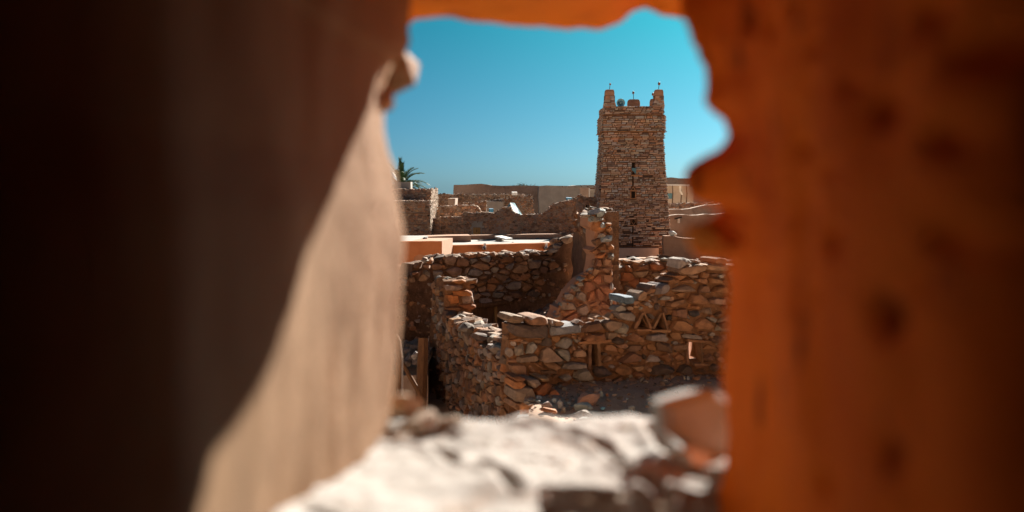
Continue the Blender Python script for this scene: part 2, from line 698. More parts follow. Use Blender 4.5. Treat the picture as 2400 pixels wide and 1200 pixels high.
xs = axis(-5, 6.5, .12, 3000)
ys = axis(6, 26, .12, 3000)
gv = [(x, y, ground_z(x, y)) for y in ys for x in xs]
nx = len(xs)
gf = [(j * nx + i, j * nx + i + 1, (j + 1) * nx + i + 1, (j + 1) * nx + i) for j in range(len(ys) - 1) for i in range(nx - 1)]


def near(f):
    x = sum(gv[i][0] for i in f) / 4
    y = sum(gv[i][1] for i in f) / 4
    return -7 < x < 9 and 5 < y < 25


for nm, mt, keep in (('ground', SAND, False), ('dirt_yard', DIRT, True)):
    fs_ = [f for f in gf if near(f) == keep]
    used = sorted(set(i for f in fs_ for i in f))
    ix = {v: k for k, v in enumerate(used)}
    MB().add([gv[i] for i in used], [tuple(ix[i] for i in f) for f in fs_]).build(nm, mt, smooth=True, kind='structure')

# ------------------------------------------------------------------ near compound: front wall, stones traced one by one
P1 = Plane(1185, 13.0, 1720, 14.2)
front = thing('stone_wall', 'low ruined wall of big rough stones with triangular niches and slit openings, nearest to the camera', 'stone wall', (1.5, 13.6, 2.3), 'walls of the ruined courtyard')
out1 = [(1196, 1130), (1192, 880), (1192, 800), (1196, 764), (1280, 764), (1290, 768), (1355, 768), (1405, 764), (1425, 752), (1440, 745), (1470, 735), (1484, 726),
        (1496, 706), (1515, 692), (1535, 686), (1562, 668), (1575, 656), (1592, 640), (1640, 626), (1720, 622), (1990, 615), (1990, 1010), (1260, 1010), (1250, 1130)]
slot1 = [(1383, 805), (1394, 804), (1398, 856), (1381, 858)]
slot2 = [(1613, 800), (1637, 800), (1641, 848), (1614, 848)]
tri1 = [(1485, 768), (1499, 737), (1517, 768)]
tri2 = [(1526, 771), (1544, 736), (1558, 771)]
slab(P1, P1.poly(out1), front, MORTAR, 'mud_mortar', holes=[P1.poly(slot2)], pockets=[P1.poly(slot1), P1.poly(tri1), P1.poly(tri2)], cell=.12, thick=.30, amp=.02, pocket_depth=.26, rough_edge=.015, hole_shift=.11)

POLY1 = """1182,746 1188,737 1198,736 1220,740 1224,745 1222,752 1210,756 1192,755 1183,750
1225,745 1232,740 1250,737 1262,737 1274,741 1279,748 1280,758 1276,761 1237,760 1231,754
1192,768 1196,759 1215,757 1240,761 1272,761 1280,766 1281,785 1277,790 1235,791 1205,786 1194,778
1279,748 1284,748 1287,757 1287,768 1281,771 1279,760
1283,747 1291,748 1294,761 1287,763
1288,764 1340,758 1350,757 1355,761 1358,777 1340,780 1290,786 1287,778
1292,756 1298,750 1310,751 1322,757 1318,762 1300,763
1262,806 1272,795 1280,789 1288,791 1291,806 1286,811 1270,811
1290,788 1308,785 1309,793 1300,803 1291,798
1298,809 1312,793 1325,789 1339,795 1337,806 1319,816
1204,815 1222,803 1225,815 1224,830 1209,834 1204,825
1229,827 1236,805 1247,800 1257,812 1245,828 1231,828
1257,812 1264,822 1247,828
1260,843 1262,835 1268,820 1280,812 1286,814 1308,840 1305,843 1268,847
1298,820 1310,816 1328,820 1331,838 1322,845 1305,832
1206,846 1212,834 1250,829 1258,835 1256,844 1212,848
1187,853 1206,850 1224,853 1231,858 1231,879 1204,878 1194,866
1234,856 1240,852 1250,866 1249,872 1241,869
1245,848 1250,846 1272,861 1272,865 1264,863
1269,850 1275,847 1296,847 1309,858 1298,867 1280,862
1294,845 1315,842 1320,848 1310,854
1260,867 1270,867 1303,868 1303,874 1268,874
1311,862 1322,850 1340,847 1371,850 1370,860 1335,865
1308,883 1328,875 1339,884 1320,893
1340,756 1354,748 1363,753 1372,757 1360,764 1352,760
1361,768 1372,758 1389,754 1400,751 1407,756 1412,769 1395,776 1378,779 1360,779
1407,755 1420,749 1437,751 1452,754 1448,768 1444,770 1421,774 1412,764
1437,768 1455,755 1468,760 1467,770 1455,782 1440,779
1435,734 1438,729 1455,730 1475,731 1486,740 1483,752 1465,750 1446,746
1420,744 1432,732 1437,740 1430,748
1362,794 1375,782 1410,779 1413,790 1408,797 1368,797
1341,793 1358,797 1358,803 1348,803
1417,790 1421,778 1445,779 1448,783 1433,795 1422,796
1431,797 1445,789 1459,793 1458,802 1448,807 1434,803
1465,794 1484,776 1503,790 1505,798 1482,802
1438,808 1465,804 1469,810 1458,815 1442,813
1414,816 1419,808 1430,806 1437,811 1441,823 1430,822 1416,820
1442,816 1452,813 1460,820 1452,829 1444,824
1463,820 1475,808 1498,807 1502,815 1490,822 1470,823
1340,832 1345,820 1358,816 1370,825 1370,834 1342,836
1408,850 1425,831 1432,842 1420,848
1444,848 1462,833 1477,822 1501,834 1485,844 1460,851
1512,796 1514,784 1541,779 1554,779 1556,795 1545,797
1564,783 1570,777 1587,779 1589,790 1582,794 1568,792
1595,785 1600,782 1628,783 1636,788 1634,793 1598,791
1637,787 1652,785 1657,795 1645,793
1660,797 1674,787 1688,788 1690,796 1675,804
1534,808 1536,800 1564,804 1565,825 1556,824 1535,819
1514,818 1512,806 1524,803 1532,812 1530,821
1570,815 1574,808 1605,806 1608,815 1604,820 1572,821
1512,848 1523,830 1540,834 1547,846 1535,848
1543,834 1560,827 1570,835 1573,847 1560,848
1572,837 1588,827 1603,838 1601,845 1585,844
1592,827 1602,824 1606,833 1598,834
1643,819 1656,806 1678,816
1644,840 1660,827 1670,838 1668,846 1650,848
1572,736 1574,724 1605,722 1606,746 1595,746 1573,740
1557,744 1560,737 1570,737 1573,745 1567,751 1559,750
1566,767 1578,750 1600,749 1613,757 1619,766 1612,775 1570,774
1627,766 1630,752 1642,743 1652,748 1666,762 1655,771 1632,771
1612,728 1633,727 1634,737 1622,743 1613,738
1642,727 1648,721 1664,721 1667,736 1660,737 1645,733
1653,743 1665,741 1678,748 1670,756 1660,750
1670,738 1688,729 1692,735 1678,742
1678,758 1690,750 1705,752 1705,769 1684,770
1512,735 1525,735 1530,745 1521,747
1662,614 1666,606 1678,603 1700,607 1700,618 1672,618
1642,618 1665,617 1700,619 1702,634 1660,633 1650,630
1586,636 1592,627 1622,617 1635,619 1640,625 1638,632 1610,642 1595,643
1587,630 1592,608 1602,604 1612,607 1620,615 1600,624
1623,615 1630,609 1640,613 1638,618 1630,618
1571,646 1585,643 1603,646 1600,651 1589,657
1560,657 1572,651 1584,658 1580,660 1558,661
1591,659 1613,649 1621,660 1610,664
1611,644 1630,643 1632,649 1620,653
1638,652 1643,635 1658,637 1661,641 1654,651 1645,654
1625,652 1650,652 1656,660 1645,665 1628,659
1658,663 1659,650 1680,649 1689,656 1688,664
1571,678 1585,672 1605,666 1617,671 1628,682 1610,684 1575,683
1634,684 1640,668 1653,667 1658,678 1657,686 1636,686
1662,684 1675,670 1690,667 1702,675 1700,686
1578,688 1590,684 1600,686 1600,694 1588,697
1610,705 1618,688 1632,687 1650,700 1652,708 1640,711 1612,709
1556,715 1562,707 1598,699 1605,703 1604,708 1563,719
1657,711 1658,699 1670,697 1698,699 1700,714
1611,722 1615,716 1630,714 1637,720 1630,724
1449,695 1452,692 1475,692 1480,698 1482,711 1465,713 1453,710
1477,706 1492,703 1495,708 1485,717
1489,703 1494,688 1505,681 1513,685 1512,698 1500,704
1514,678 1525,667 1536,667 1532,675
1510,686 1519,677 1531,675 1531,683 1515,690
1532,690 1531,675 1545,664 1560,663 1567,670 1562,683 1550,688
1517,690 1530,684 1532,692 1522,695
1519,700 1528,692 1538,694 1537,707 1528,709
1539,702 1550,693 1566,694 1567,700 1555,703
1498,709 1510,704 1511,710 1506,713
1531,720 1532,712 1540,709 1543,714 1541,725 1533,727
1549,718 1556,718 1562,732 1556,736 1550,726
1430,725 1437,718 1447,714 1462,719 1465,727 1440,729
1342,884 1345,872 1357,865 1373,863 1383,878 1390,886 1380,891 1350,891
1387,870 1393,858 1412,857 1428,873 1405,884 1393,881
1432,868 1438,860 1455,852 1466,855 1476,868 1470,876 1450,877
1394,905 1397,894 1418,887 1435,890 1456,879 1450,899 1420,908 1400,910
1461,898 1470,887 1480,883 1490,890 1500,898 1490,908 1470,905
1480,860 1500,854 1505,862 1490,870
1480,876 1490,870 1508,875 1500,881 1484,882
1345,912 1348,896 1360,892 1366,900 1360,912
1368,900 1380,892 1392,893 1390,902 1375,905
1508,899 1516,888 1526,890 1529,897 1522,905
1523,870 1530,858 1548,853 1565,855 1578,866 1570,873 1540,877 1523,877
1583,871 1593,856 1604,853 1615,858 1616,870 1608,877 1590,873
1618,856 1630,849 1655,854 1654,859 1630,860
1626,868 1640,862 1655,871 1645,873
1661,857 1670,851 1680,854 1680,866 1672,871 1662,865
1532,884 1545,878 1553,886 1540,897 1533,897
1558,889 1572,877 1581,883 1580,893 1562,893
1608,884 1622,875 1643,886 1640,890 1615,891
1592,890 1594,874 1604,872 1606,884 1600,893"""
FILL1 = """1186,790,14,14 1213,797,38,8 1229,802,20,6 1259,800,22,9 1296,818,9,7 1334,820,14,14 1194,826,18,22 1200,845,24,9 1202,804,12,12
1346,792,8,8 1342,814,12,18 1365,808,22,7 1356,840,20,4 1415,829,13,9 1461,785,16,7 1445,836,14,6 1495,842,13,9 1508,836,8,12 1508,815,9,12 1482,850,18,8
1519,792,14,10 1645,779,20,7 1666,783,16,10 1580,803,18,9 1645,828,6,6 1678,831,16,12 1685,842,16,14 1684,812,14,12 1563,729,18,6 1655,730,20,12
1631,613,16,8 1622,646,18,8 1670,644,16,8 1687,647,16,10 1515,712,16,10 1523,718,10,9 1490,718,14,8 1475,722,20,10 1500,722,12,8 1570,700,14,12
1462,712,16,8 1405,745,18,8 1385,750,12,8 1320,900,30,10 1342,902,12,10 1415,912,20,8 1555,868,10,8 1510,860,12,12 1592,850,16,10 1575,853,10,8
1548,848,10,10 1660,880,20,10 1690,870,18,16 1640,880,10,8 1330,878,14,10 1350,870,8,8 1300,880,18,8 1280,882,18,6 1236,848,12,8 1255,878,14,10
1432,858,14,8 1455,866,10,6 1520,866,10,12 1565,830,8,8 1634,855,10,8 1665,742,12,8 1695,790,14,14 1698,720,10,14 1700,700,14,16 1620,735,12,8"""
DARKP = {0: (.2, .14, .1), 5: (.24, .25, .26), 57: (.06, .05, .045), 86: (.13, .2, .26), 60: (.09, .085, .09), 18: (.3, .17, .1)}
for i, line in enumerate(POLY1.split('\n')):
    pts = [tuple(float(q) for q in p.split(',')) for p in line.split()]
    cx = sum(p[0] for p in pts) / len(pts)
    cy = sum(p[1] for p in pts) / len(pts)
    pts = [(cx + (x - cx) * 1.03, cy + (y - cy) * 1.03) for x, y in pts]
    q = P1.poly(pts)
    if area_c(q)[0] < 0:
        q = q[::-1]
    if len(q) < 8:
        q = simplify(chamfer(q, .13), 8)
    mb = MB()
    big = i < 7 or cy < 640 or (1400 < cx < 1600 and cy < 712)
    A = abs(area_c(q)[0])
    stone_geo(mb, P1, q, U(.09, .16) if A > .02 else U(.05, .10), .34 if big else .10, jit(DARKP.get(i) or rnd.choice(PAL_NEAR)), 0, .6)
    mb.build('stone', STONE, front)
for t in FILL1.split():
    cx, cy, a, b = [float(q) for q in t.split(',')]
    m = rnd.choice((6, 7, 8))
    ph = U(0, 1)
    pts = [(cx + a / 2 * math.cos(6.283 * (k + ph) / m) * U(.85, 1.15), cy - b / 2 * math.sin(6.283 * (k + ph) / m) * U(.85, 1.15)) for k in range(m)]
    mb = MB()
    stone_geo(mb, P1, P1.poly(pts), U(.03, .07), .08, jit(rnd.choice(PAL_NEAR)), .0, .5)
    mb.build('stone', STONE, front)
masonry(P1, power_cells(P1.poly([(1708, 910), (1708, 634), (1980, 624), (1980, 910)]), .2, 1.5, .6), front, out=.08, joint=.012, pal=PAL_NEAR, parts=0)
# small chinking stones pressed into the mortar
chink = MB()
pol1 = P1.poly(out1)
hol1 = [P1.poly(h) for h in (slot1, slot2, tri1, tri2)]
for i in range(520):
    px, py = U(1196, 1715), U(640, 915)
    p = P1.uv(px, py)
    if inside(p, pol1) and not any(inside(p, h) for h in hol1):
        s = U(.025, .07)
        rock(chink, P1.P(p[0], p[1], .01), (s * 1.4, s, s), jit(rnd.choice(PAL_NEAR)), n=9)
chink.build('small_stones', STONE, front, kind='stuff')


def slab_px(pl, pts, parent, name, out=.05, inn=.3, col=(.30, .16, .08), mat=None):
    mb = MB()
    if mat is None:                        # hand-split slabs: edges never quite straight
        q = []
        for i in range(len(pts)):
            a_, b_ = pts[i], pts[(i + 1) % len(pts)]
            n_ = max(1, int(math.hypot(b_[0] - a_[0], b_[1] - a_[1]) / 11))
            q += [(a_[0] + (b_[0] - a_[0]) * k / n_ + U(-.8, .8), a_[1] + (b_[1] - a_[1]) * k / n_ + U(-.8, .8)) for k in range(n_)]
        pts = q
    q = pl.poly(pts)
    if area_c(q)[0] < 0:
        q = q[::-1]
    n = len(q)
    mb.add([pl.P(x, y, out) for x, y in q] + [pl.P(x, y, -inn) for x, y in q],
           [tuple(range(n)), tuple(range(n, 2 * n))[::-1]] + [(i + n, (i + 1) % n + n, (i + 1) % n, i) for i in range(n)], jit(col, .08))
    return mb.build(name, mat or STONE, parent)


for pts in ([(1349, 804), (1352, 799), (1424, 794), (1428, 797), (1405, 803)], [(1602, 795), (1606, 793), (1657, 797), (1657, 801), (1603, 799)]):
    slab_px(P1, pts, front, 'lintel', .10, .28)
for pts in ([(1376, 806), (1382, 805), (1381, 857), (1374, 860)], [(1395, 805), (1401, 804), (1405, 855), (1398, 857)],
            [(1603, 802), (1608, 801), (1609, 850), (1604, 851)], [(1637, 801), (1640, 801), (1642, 848), (1640, 849)]):
    slab_px(P1, pts, front, 'upright_slab', .07, .25 if pts[0][0] < 1500 else .03, (.25, .14, .08))
for pts in ([(1478, 768), (1498, 731), (1503, 733), (1486, 769)], [(1502, 731), (1506, 732), (1521, 766), (1517, 769)],
            [(1522, 768), (1541, 731), (1545, 732), (1527, 770)], [(1545, 732), (1549, 731), (1561, 770), (1556, 771)]):
    slab_px(P1, pts, front, 'leaning_slab', .09, .24, (.26, .145, .08))
for pts in ([(1482, 769), (1519, 769), (1522, 774), (1486, 774)], [(1520, 771), (1548, 771), (1563, 773), (1562, 777), (1521, 776)], [(1618, 849), (1655, 850), (1655, 854), (1618, 854)]):
    slab_px(P1, pts, front, 'ledge_slab', .11, .2, (.33, .18, .10))

# fallen stones at the corner's foot and on the dirt in front of the wall
PL = Plane(1190, 12.5, 1310, 12.75)
for pts in ("1201,904 1204,893 1217,890 1232,898 1218,909 1203,911", "1198,925 1202,912 1222,902 1237,904 1247,928 1243,938 1205,940 1198,932",
            "1232,888 1240,886 1260,888 1264,898 1246,910 1239,904", "1261,884 1283,884 1286,889 1284,893 1266,893",
            "1245,914 1262,900 1280,894 1289,900 1288,909 1262,928 1248,922", "1272,932 1284,916 1296,910 1304,916 1305,930 1280,942",
            "1200,884 1215,880 1228,884 1226,891 1206,892", "1198,952 1206,942 1222,942 1226,954 1212,962"):
    p = [tuple(float(q) for q in t.split(',')) for t in pts.split()]
    mb = MB()
    stone_geo(mb, PL, simplify(chamfer(PL.poly(p)[::-1], .13), 8), .16, .34, jit(rnd.choice(PAL_ORANGE)), 0, .8)
    mb.build('stone', STONE, front)
GROUND_ROCKS = """1228,966,24,24,o 1213,966,18,16,b 1204,957,16,14,o 1225,985,32,12,b 1264,937,16,8,b 1246,944,24,8,g 1282,958,28,14,g 1287,970,42,12,o
1300,947,14,12,b 1313,955,14,20,b 1320,964,13,14,g 1380,938,60,30,p 1366,957,50,18,b 1368,970,46,16,g 1372,982,46,10,b 1413,956,13,7,B 1440,962,16,6,b
1446,968,10,6,b 1461,968,10,7,b 1481,954,19,13,b 1409,930,12,16,b 1440,931,14,6,g 1422,931,9,6,o 1613,890,8,9,b 1604,889,6,9,w 1650,906,6,6,w
1235,950,16,8,g 1262,950,12,6,b 1334,950,10,6,b 1345,940,9,6,g 1470,940,6,4,b 1520,930,8,4,g 1560,915,7,4,g 1590,905,6,4,b 1322,930,6,5,w 1430,975,8,5,g 1395,975,8,5,b 1500,965,9,5,g"""
KC = {'o': (.40, .20, .10), 'b': (.30, .36, .39), 'g': (.32, .285, .26), 'p': (.38, .25, .20), 'B': (.16, .40, .54), 'w': (.42, .38, .33)}
BIG = {1380: 'large flat pinkish boulder lying on the dirt in front of the stone wall', 1366: 'long blue-grey stone lying just before the large pinkish boulder', 1368: 'wide grey slab in the row of stones nearest the sill',
       1372: 'lowest grey slab on the dirt, half hidden by the sill edge', 1225: 'wide blue-grey stone at the foot of the wall corner, half hidden by the sill', 1282: 'grey stone resting on a flat orange stone near the wall corner',
       1287: 'flat orange stone lying under a grey stone near the wall corner', 1228: 'chunky orange stone at the foot of the wall corner'}
KS = {'o': 'small orange-brown stone lying ', 'b': 'small blue-grey stone lying ', 'g': 'small grey stone lying ', 'w': 'tiny pale stone at the wall foot ', 'p': 'pinkish stone lying '}
KL = {'o': 'small orange-brown stone lying on the dirt before the front wall', 'b': 'small blue-grey stone lying on the dirt before the front wall', 'g': 'small grey stone lying on the dirt before the front wall',
      'p': 'pinkish stone on the dirt', 'B': 'single bright blue pebble on the dirt right of the pinkish boulder', 'w': 'tiny pale stone at the foot of the front wall'}
for t in GROUND_ROCKS.split():
    a = t.split(',')
    px, py, ww, hh = [float(q) for q in a[:4]]
    Y = 2.62 * F / (py + hh * .4 - 440)
    p = W(px, py + hh * .35, Y)
    k = Y / F
    z = ground_z(p.x, p.y)
    o = rock_part(None, (p.x, p.y, z + hh * k * .45), (ww * k, ww * k * .8, hh * k * 1.25), col=KC[a[4]], name='loose_stone', rz=U(-.3, .3), tilt=.12, n=22)
    zone = ('at the foot of the wall corner' if px < 1250 else 'left of the pinkish boulder' if px < 1345 else 'beside the pinkish boulder' if px < 1425 else 'in the middle of the bare dirt' if px < 1520 else 'on the right part of the dirt')
    tagp(o, BIG.get(int(px)) if ww >= 24 and int(px) in BIG else KL[a[4]] if a[4] in 'B' else KS[a[4]] + zone, 'stone', 'loose stones on the dirt before the front wall')
peb = MB()
for i in range(170):
    x, y = U(.2, 4.0), 13.1 + U(0, 1) ** 2 * -2.2
    y += .3 * max(0, x)
    s = U(.03, .085)
    rock(peb, (x, y, ground_z(x, y) + s * .15), (s * 1.5, s * 1.2, s * .8), jit(rnd.choice([(.30, .20, .14), (.26, .25, .24), (.33, .19, .11), (.2, .15, .12)]), .2), n=10)
for i in range(900):
    x, y = U(-.3, 4.2), U(10.6, 14)
    s = rnd.choice((.012, .018, .02, .03, .045)) * U(.7, 1.3)
    rock(peb, (x, y, ground_z(x, y)), (s * 1.5, s * 1.2, s), jit((.24, .17, .125), .35), n=8)
tagp(peb.build('gravel', STONE, kind='stuff'), 'loose pebbles scattered over the dirt', 'gravel')

# ------------------------------------------------------------------ left compound wall, running away from the corner
P2 = Plane(1003, 18.3, 1190, 13.0)
lw = thing('stone_wall', 'rubble wall running back from the corner to a taller ruined pier, its left face in shade', 'stone wall', (-.8, 15.6, 1.9), 'walls of the ruined courtyard')
out2 = [(1190, 1130), (1190, 855), (1165, 842), (1150, 825), (1120, 797), (1090, 777), (1060, 752), (1043, 738), (1041, 700), (1040, 656), (1016, 660), (1012, 700), (1006, 760), (1003, 1130)]
slab(P2, P2.poly(out2), lw, MORTAR, 'mud_mortar', cell=.14, thick=.46, amp=.03, rough_edge=.03)
st2 = [(1188, 1100), (1186, 856), (1160, 838), (1118, 797), (1086, 776), (1058, 755), (1043, 745), (1038, 660), (1018, 664), (1016, 730), (1022, 770), (1030, 830), (1042, 900), (1060, 980), (1080, 1060), (1100, 1100)]
masonry(P2, power_cells(P2.poly(st2), .125, 1.6, .65), lw, out=.05, joint=.009, pal=PAL_NEAR, parts=300, nmax=7)
emb = MB()
for i in range(160):
    p = P2.uv(U(1004, 1090), U(700, 1000))
    if inside(p, P2.poly(out2)):
        s = U(.03, .08)
        rock(emb, P2.P(p[0], p[1], .0), (s, s, s * .8), jit(rnd.choice(PAL_NEAR)), n=9)
emb.build('small_stones', STONE, lw, kind='stuff')
top_stones(P2, P2.poly([(1046, 742), (1062, 754), (1092, 778), (1122, 798), (1152, 826), (1166, 843), (1186, 855)]), lw, .46, .21, n=95, rows=4, drop=.25)
for k in range(3):
    top_stones(P2, P2.poly([(1017, 661), (1039, 657)]), lw, .46, .15, n=6, rows=2)
# broken end of the pier: stacked stones seen end on
e0 = P2.P(P2.uv(1041, 700)[0], 0, 0)
e1 = P2.P(P2.uv(1041, 700)[0], 0, -.46)
for (py, hh, xs_) in ((654, 12, (0.55, 1)), (668, 13, (.35,)), (680, 14, (.7,)), (694, 22, (.3, .95)), (712, 14, (.85,)), (716, 12, (.35,)), (728, 16, (.8, .2)), (742, 14, (.5, .95))):
    for f in xs_:
        q = e0.lerp(e1, f)
        zz = W(1060, py, 17.4).z
        hz = hh * 17.4 / F
        rock_part(lw, (q.x, q.y - .05, zz), (.26 if len(xs_) > 1 else .36, .22, hz * 1.1), PAL_ORANGE, rz=U(-.25, .25), tilt=.12, boxy=.65)

# ------------------------------------------------------------------ back wall of the compound
P3 = Plane(1000, 19.6, 1346, 20.6)
bw = thing('stone_wall', 'back wall of the ruined courtyard in brown rubble with a dark wooden door', 'stone wall', base_loc(P3, 2.1), 'walls of the ruined courtyard')
out3 = [(996, 830), (996, 622), (1012, 610), (1040, 606), (1100, 604), (1160, 602), (1230, 600), (1298, 598), (1306, 588), (1320, 572), (1332, 560), (1346, 556), (1346, 830)]
door_o = [(1086, 790), (1086, 714), (1166, 712), (1166, 790)]
slab(P3, P3.poly(out3), bw, MUD, 'mud_plaster', pockets=[P3.poly(door_o)], cell=.14, thick=.5, amp=.035, pocket_depth=.14, rough_edge=.03)
st3 = [(1004, 645), (1004, 622), (1020, 612), (1100, 604), (1230, 601), (1298, 598), (1303, 620), (1290, 650), (1262, 668), (1252, 700), (1205, 706), (1180, 707), (1085, 708), (1050, 715), (1010, 700)]
masonry(P3, power_cells(P3.poly(st3), .15, 1.6, .75), bw, out=.08, joint=.012, ch=.3, pal=PAL_NEAR, parts=300)
top_stones(P3, P3.poly([(1012, 609), (1100, 603), (1230, 599), (1300, 597)]), bw, .5, .19, n=75, rows=3)
top_stones(P3, P3.poly([(1302, 592), (1322, 570), (1344, 556)]), bw, .5, .2, n=9, rows=2)
for i in range(26):
    px, py = U(1215, 1330), U(620, 720)
    p = P3.uv(px, py)
    rock_part(bw, P3.P(p[0], p[1], .0), (U(.06, .16), .1, U(.05, .1)), PAL_NEAR, rz=0, tilt=.4)
chb = MB()
for i in range(260):
    p = P3.uv(U(1006, 1296), U(606, 704))
    if inside(p, P3.poly(st3)):
        s_ = U(.03, .08)
        rock(chb, P3.P(p[0], p[1], .03), (s_ * 1.5, s_, s_ * .8), jit(rnd.choice(PAL_NEAR)), n=9)
chb.build('small_stones', STONE, bw, kind='stuff')
lint = MB()
lint.tube([P3.P(*P3.uv(1076, 711), .06), P3.P(*P3.uv(1105, 713), .06), P3.P(*P3.uv(1135, 715), .07), P3.P(*P3.uv(1165, 711), .06), P3.P(*P3.uv(1196, 706), .05)], [.05, .06, .055, .05, .035], 8)
lint.build('lintel_beam', WOOD, bw)
for i in range(4):
    a, b = 1087 + i * 18.2, 1087 + (i + 1) * 18.2 - 1
    slab_px(P3, [(a, 792), (a, 715), (b, 715), (b, 792)], bw, 'door_plank', -.06 - .01 * (i % 2), .11, (.8, .8, .8), WOOD)
slab_px(P3, [(1160, 790), (1160, 716), (1165, 714), (1165, 790)], bw, 'door_post', .015, .1, (1, 1, 1), WOOD_L)

P3b = Plane(915, 19.0, 1010, 19.5)
mw = thing('mud_wall', 'dark mud-plastered wall with a few stones, left of the courtyard behind the alley', 'mud wall', base_loc(P3b, 1.4))
out3b = [(620, 900), (620, 668), (700, 660), (800, 664), (905, 655), (945, 650), (960, 646), (966, 636), (973, 622), (985, 616), (1000, 612), (1015, 616), (1015, 860)]
slab(P3b, P3b.poly(out3b), mw, MUD, 'mud_plaster', cell=.13, thick=.5, amp=.05, rough_edge=.03)
for i in range(46):
    px, py = U(925, 1008), U(640, 800)
    p = P3b.uv(px, py)
    if inside(p, P3b.poly(out3b)):
        s = U(.05, .13) if py > 665 else U(.12, .22)
        rock_part(mw, P3b.P(p[0], p[1], .0), (s * 1.2, s, s * .9), PAL_NEAR, rz=0, tilt=.5)
for (px, py, ww, hh) in ((983, 621, 26, 16), (997, 612, 20, 10), (1008, 612, 18, 14), (975, 640, 20, 10), (985, 640, 14, 14), (966, 643, 10, 10), (952, 649, 12, 8), (937, 652, 20, 10), (1000, 624, 18, 14), (996, 606, 16, 8)):
    k = 19.3 / F
    rock_part(mw, W(px, py, 19.25), (ww * k, .3, hh * k), PAL_NEAR, rz=0, tilt=.2, boxy=.6)

# alley things on the left
pk = thing('wooden_plank', 'old wooden plank leaning upright against the left rubble wall in the alley', 'plank', W(985, 900, 14.6))
mb = MB()
a, b = W(986, 960, 14.5), W(992, 793, 14.7)
mb.tube([a, a.lerp(b, .3), a.lerp(b, .7), b], [.085, .09, .085, .08], 6)
mb.build('board', WOOD, pk)
mb = MB()
mb.tube([W(985, 800, 14.75), W(992, 796, 14.75), W(1004, 797, 14.75)], [.03, .035, .03], 6)
mb.build('cross_piece', WOOD, pk)
mb = MB()
mb.tube([W(944, 852, 14.3), W(962, 885, 14.2), W(985, 925, 14.1), W(995, 945, 14.1)], [.03, .035, .035, .03], 7)
tagp(mb.build('fallen_pole', WOOD), 'thin bent wooden pole lying at a slant across the alley', 'pole')
mb = MB()
mb.tube([W(936, 930, 13.2), W(937, 840, 13.4), W(934, 800, 13.5), W(928, 785, 13.55)], [.05, .05, .04, .03], 7)
tagp(mb.build('wooden_post', WOOD), 'dark wooden post standing beside the left edge of the opening', 'post')
ap = thing('rubble_pile', 'dark bluish rubble heaped at the foot of the mud wall in the alley', 'rubble', W(955, 830, 17.5), 'rubble heaps')
for i in range(60):
    px = U(915, 1003)
    f = U(0, 1)
    Y = 18.8 - 2.6 * f
    py = 806 + 50 * f + U(-8, 8) - (px - 940) * .1
    s = U(.10, .24)
    rock_part(ap, W(px, py, Y), (s * 1.2, s, s * .8), [(.2, .19, .19), (.26, .22, .2), (.18, .15, .14)])
mb = MB()
for i in range(10):
    for j in range(8):
        pass
AP = [W(900, 880, 16.2), W(1003, 880, 16.2), W(1005, 815, 18.9), W(900, 815, 18.9)]
mb.add(AP + [Vector((p.x, p.y, 1.0)) for p in AP], [(0, 1, 2, 3), (4, 5, 1, 0), (5, 6, 2, 1), (6, 7, 3, 2), (7, 4, 0, 3)])
mb.build('packed_earth', DIRT, ap)
rock_part(ap, W(972, 832, 15.4), (.2, .16, .12), col=(.42, .40, .38))

# ------------------------------------------------------------------ tall broken wall stub in the middle
P4 = Plane(1290, 16.5, 1440, 16.75)
rem = thing('broken_wall', 'tall ruined wall stub with a stepped broken end, standing in front of the stone tower', 'ruined wall', (1.4, 17, 2.1), 'walls of the ruined courtyard')
out4 = [(1285, 790), (1292, 752), (1305, 735), (1322, 712), (1330, 692), (1347, 678), (1358, 660), (1384, 642), (1391, 620), (1391, 560), (1386, 525), (1384, 505), (1395, 500), (1410, 497), (1416, 508), (1424, 530), (1431, 560), (1433, 640), (1434, 700), (1438, 735), (1446, 790)]
slab(P4, P4.poly(out4), rem, PINKMUD, 'mud_mortar', cell=.1, thick=.5, amp=.07, rough_edge=.055, nscale=5)  # pink mortar carries the same bounce light in its colour
zc4 = W(1400, 640, 16.6).z
upc = [c for c in power_cells(P4.poly(out4), .125, 1.35, .6) if area_c(c)[1][1] > zc4]
lowc = [c for c in power_cells(P4.poly(out4), .15, 1.4, .6) if area_c(c)[1][1] <= zc4]
masonry(P4, upc, rem, out=.11, joint=.006, pal=PAL_ORANGE + PAL_NEAR, inn=.1)
masonry(P4, [c for c in lowc if U(0, 1) < .88], rem, out=.09, joint=.012, pal=PAL_PINK_BOUNCE, inn=.05)
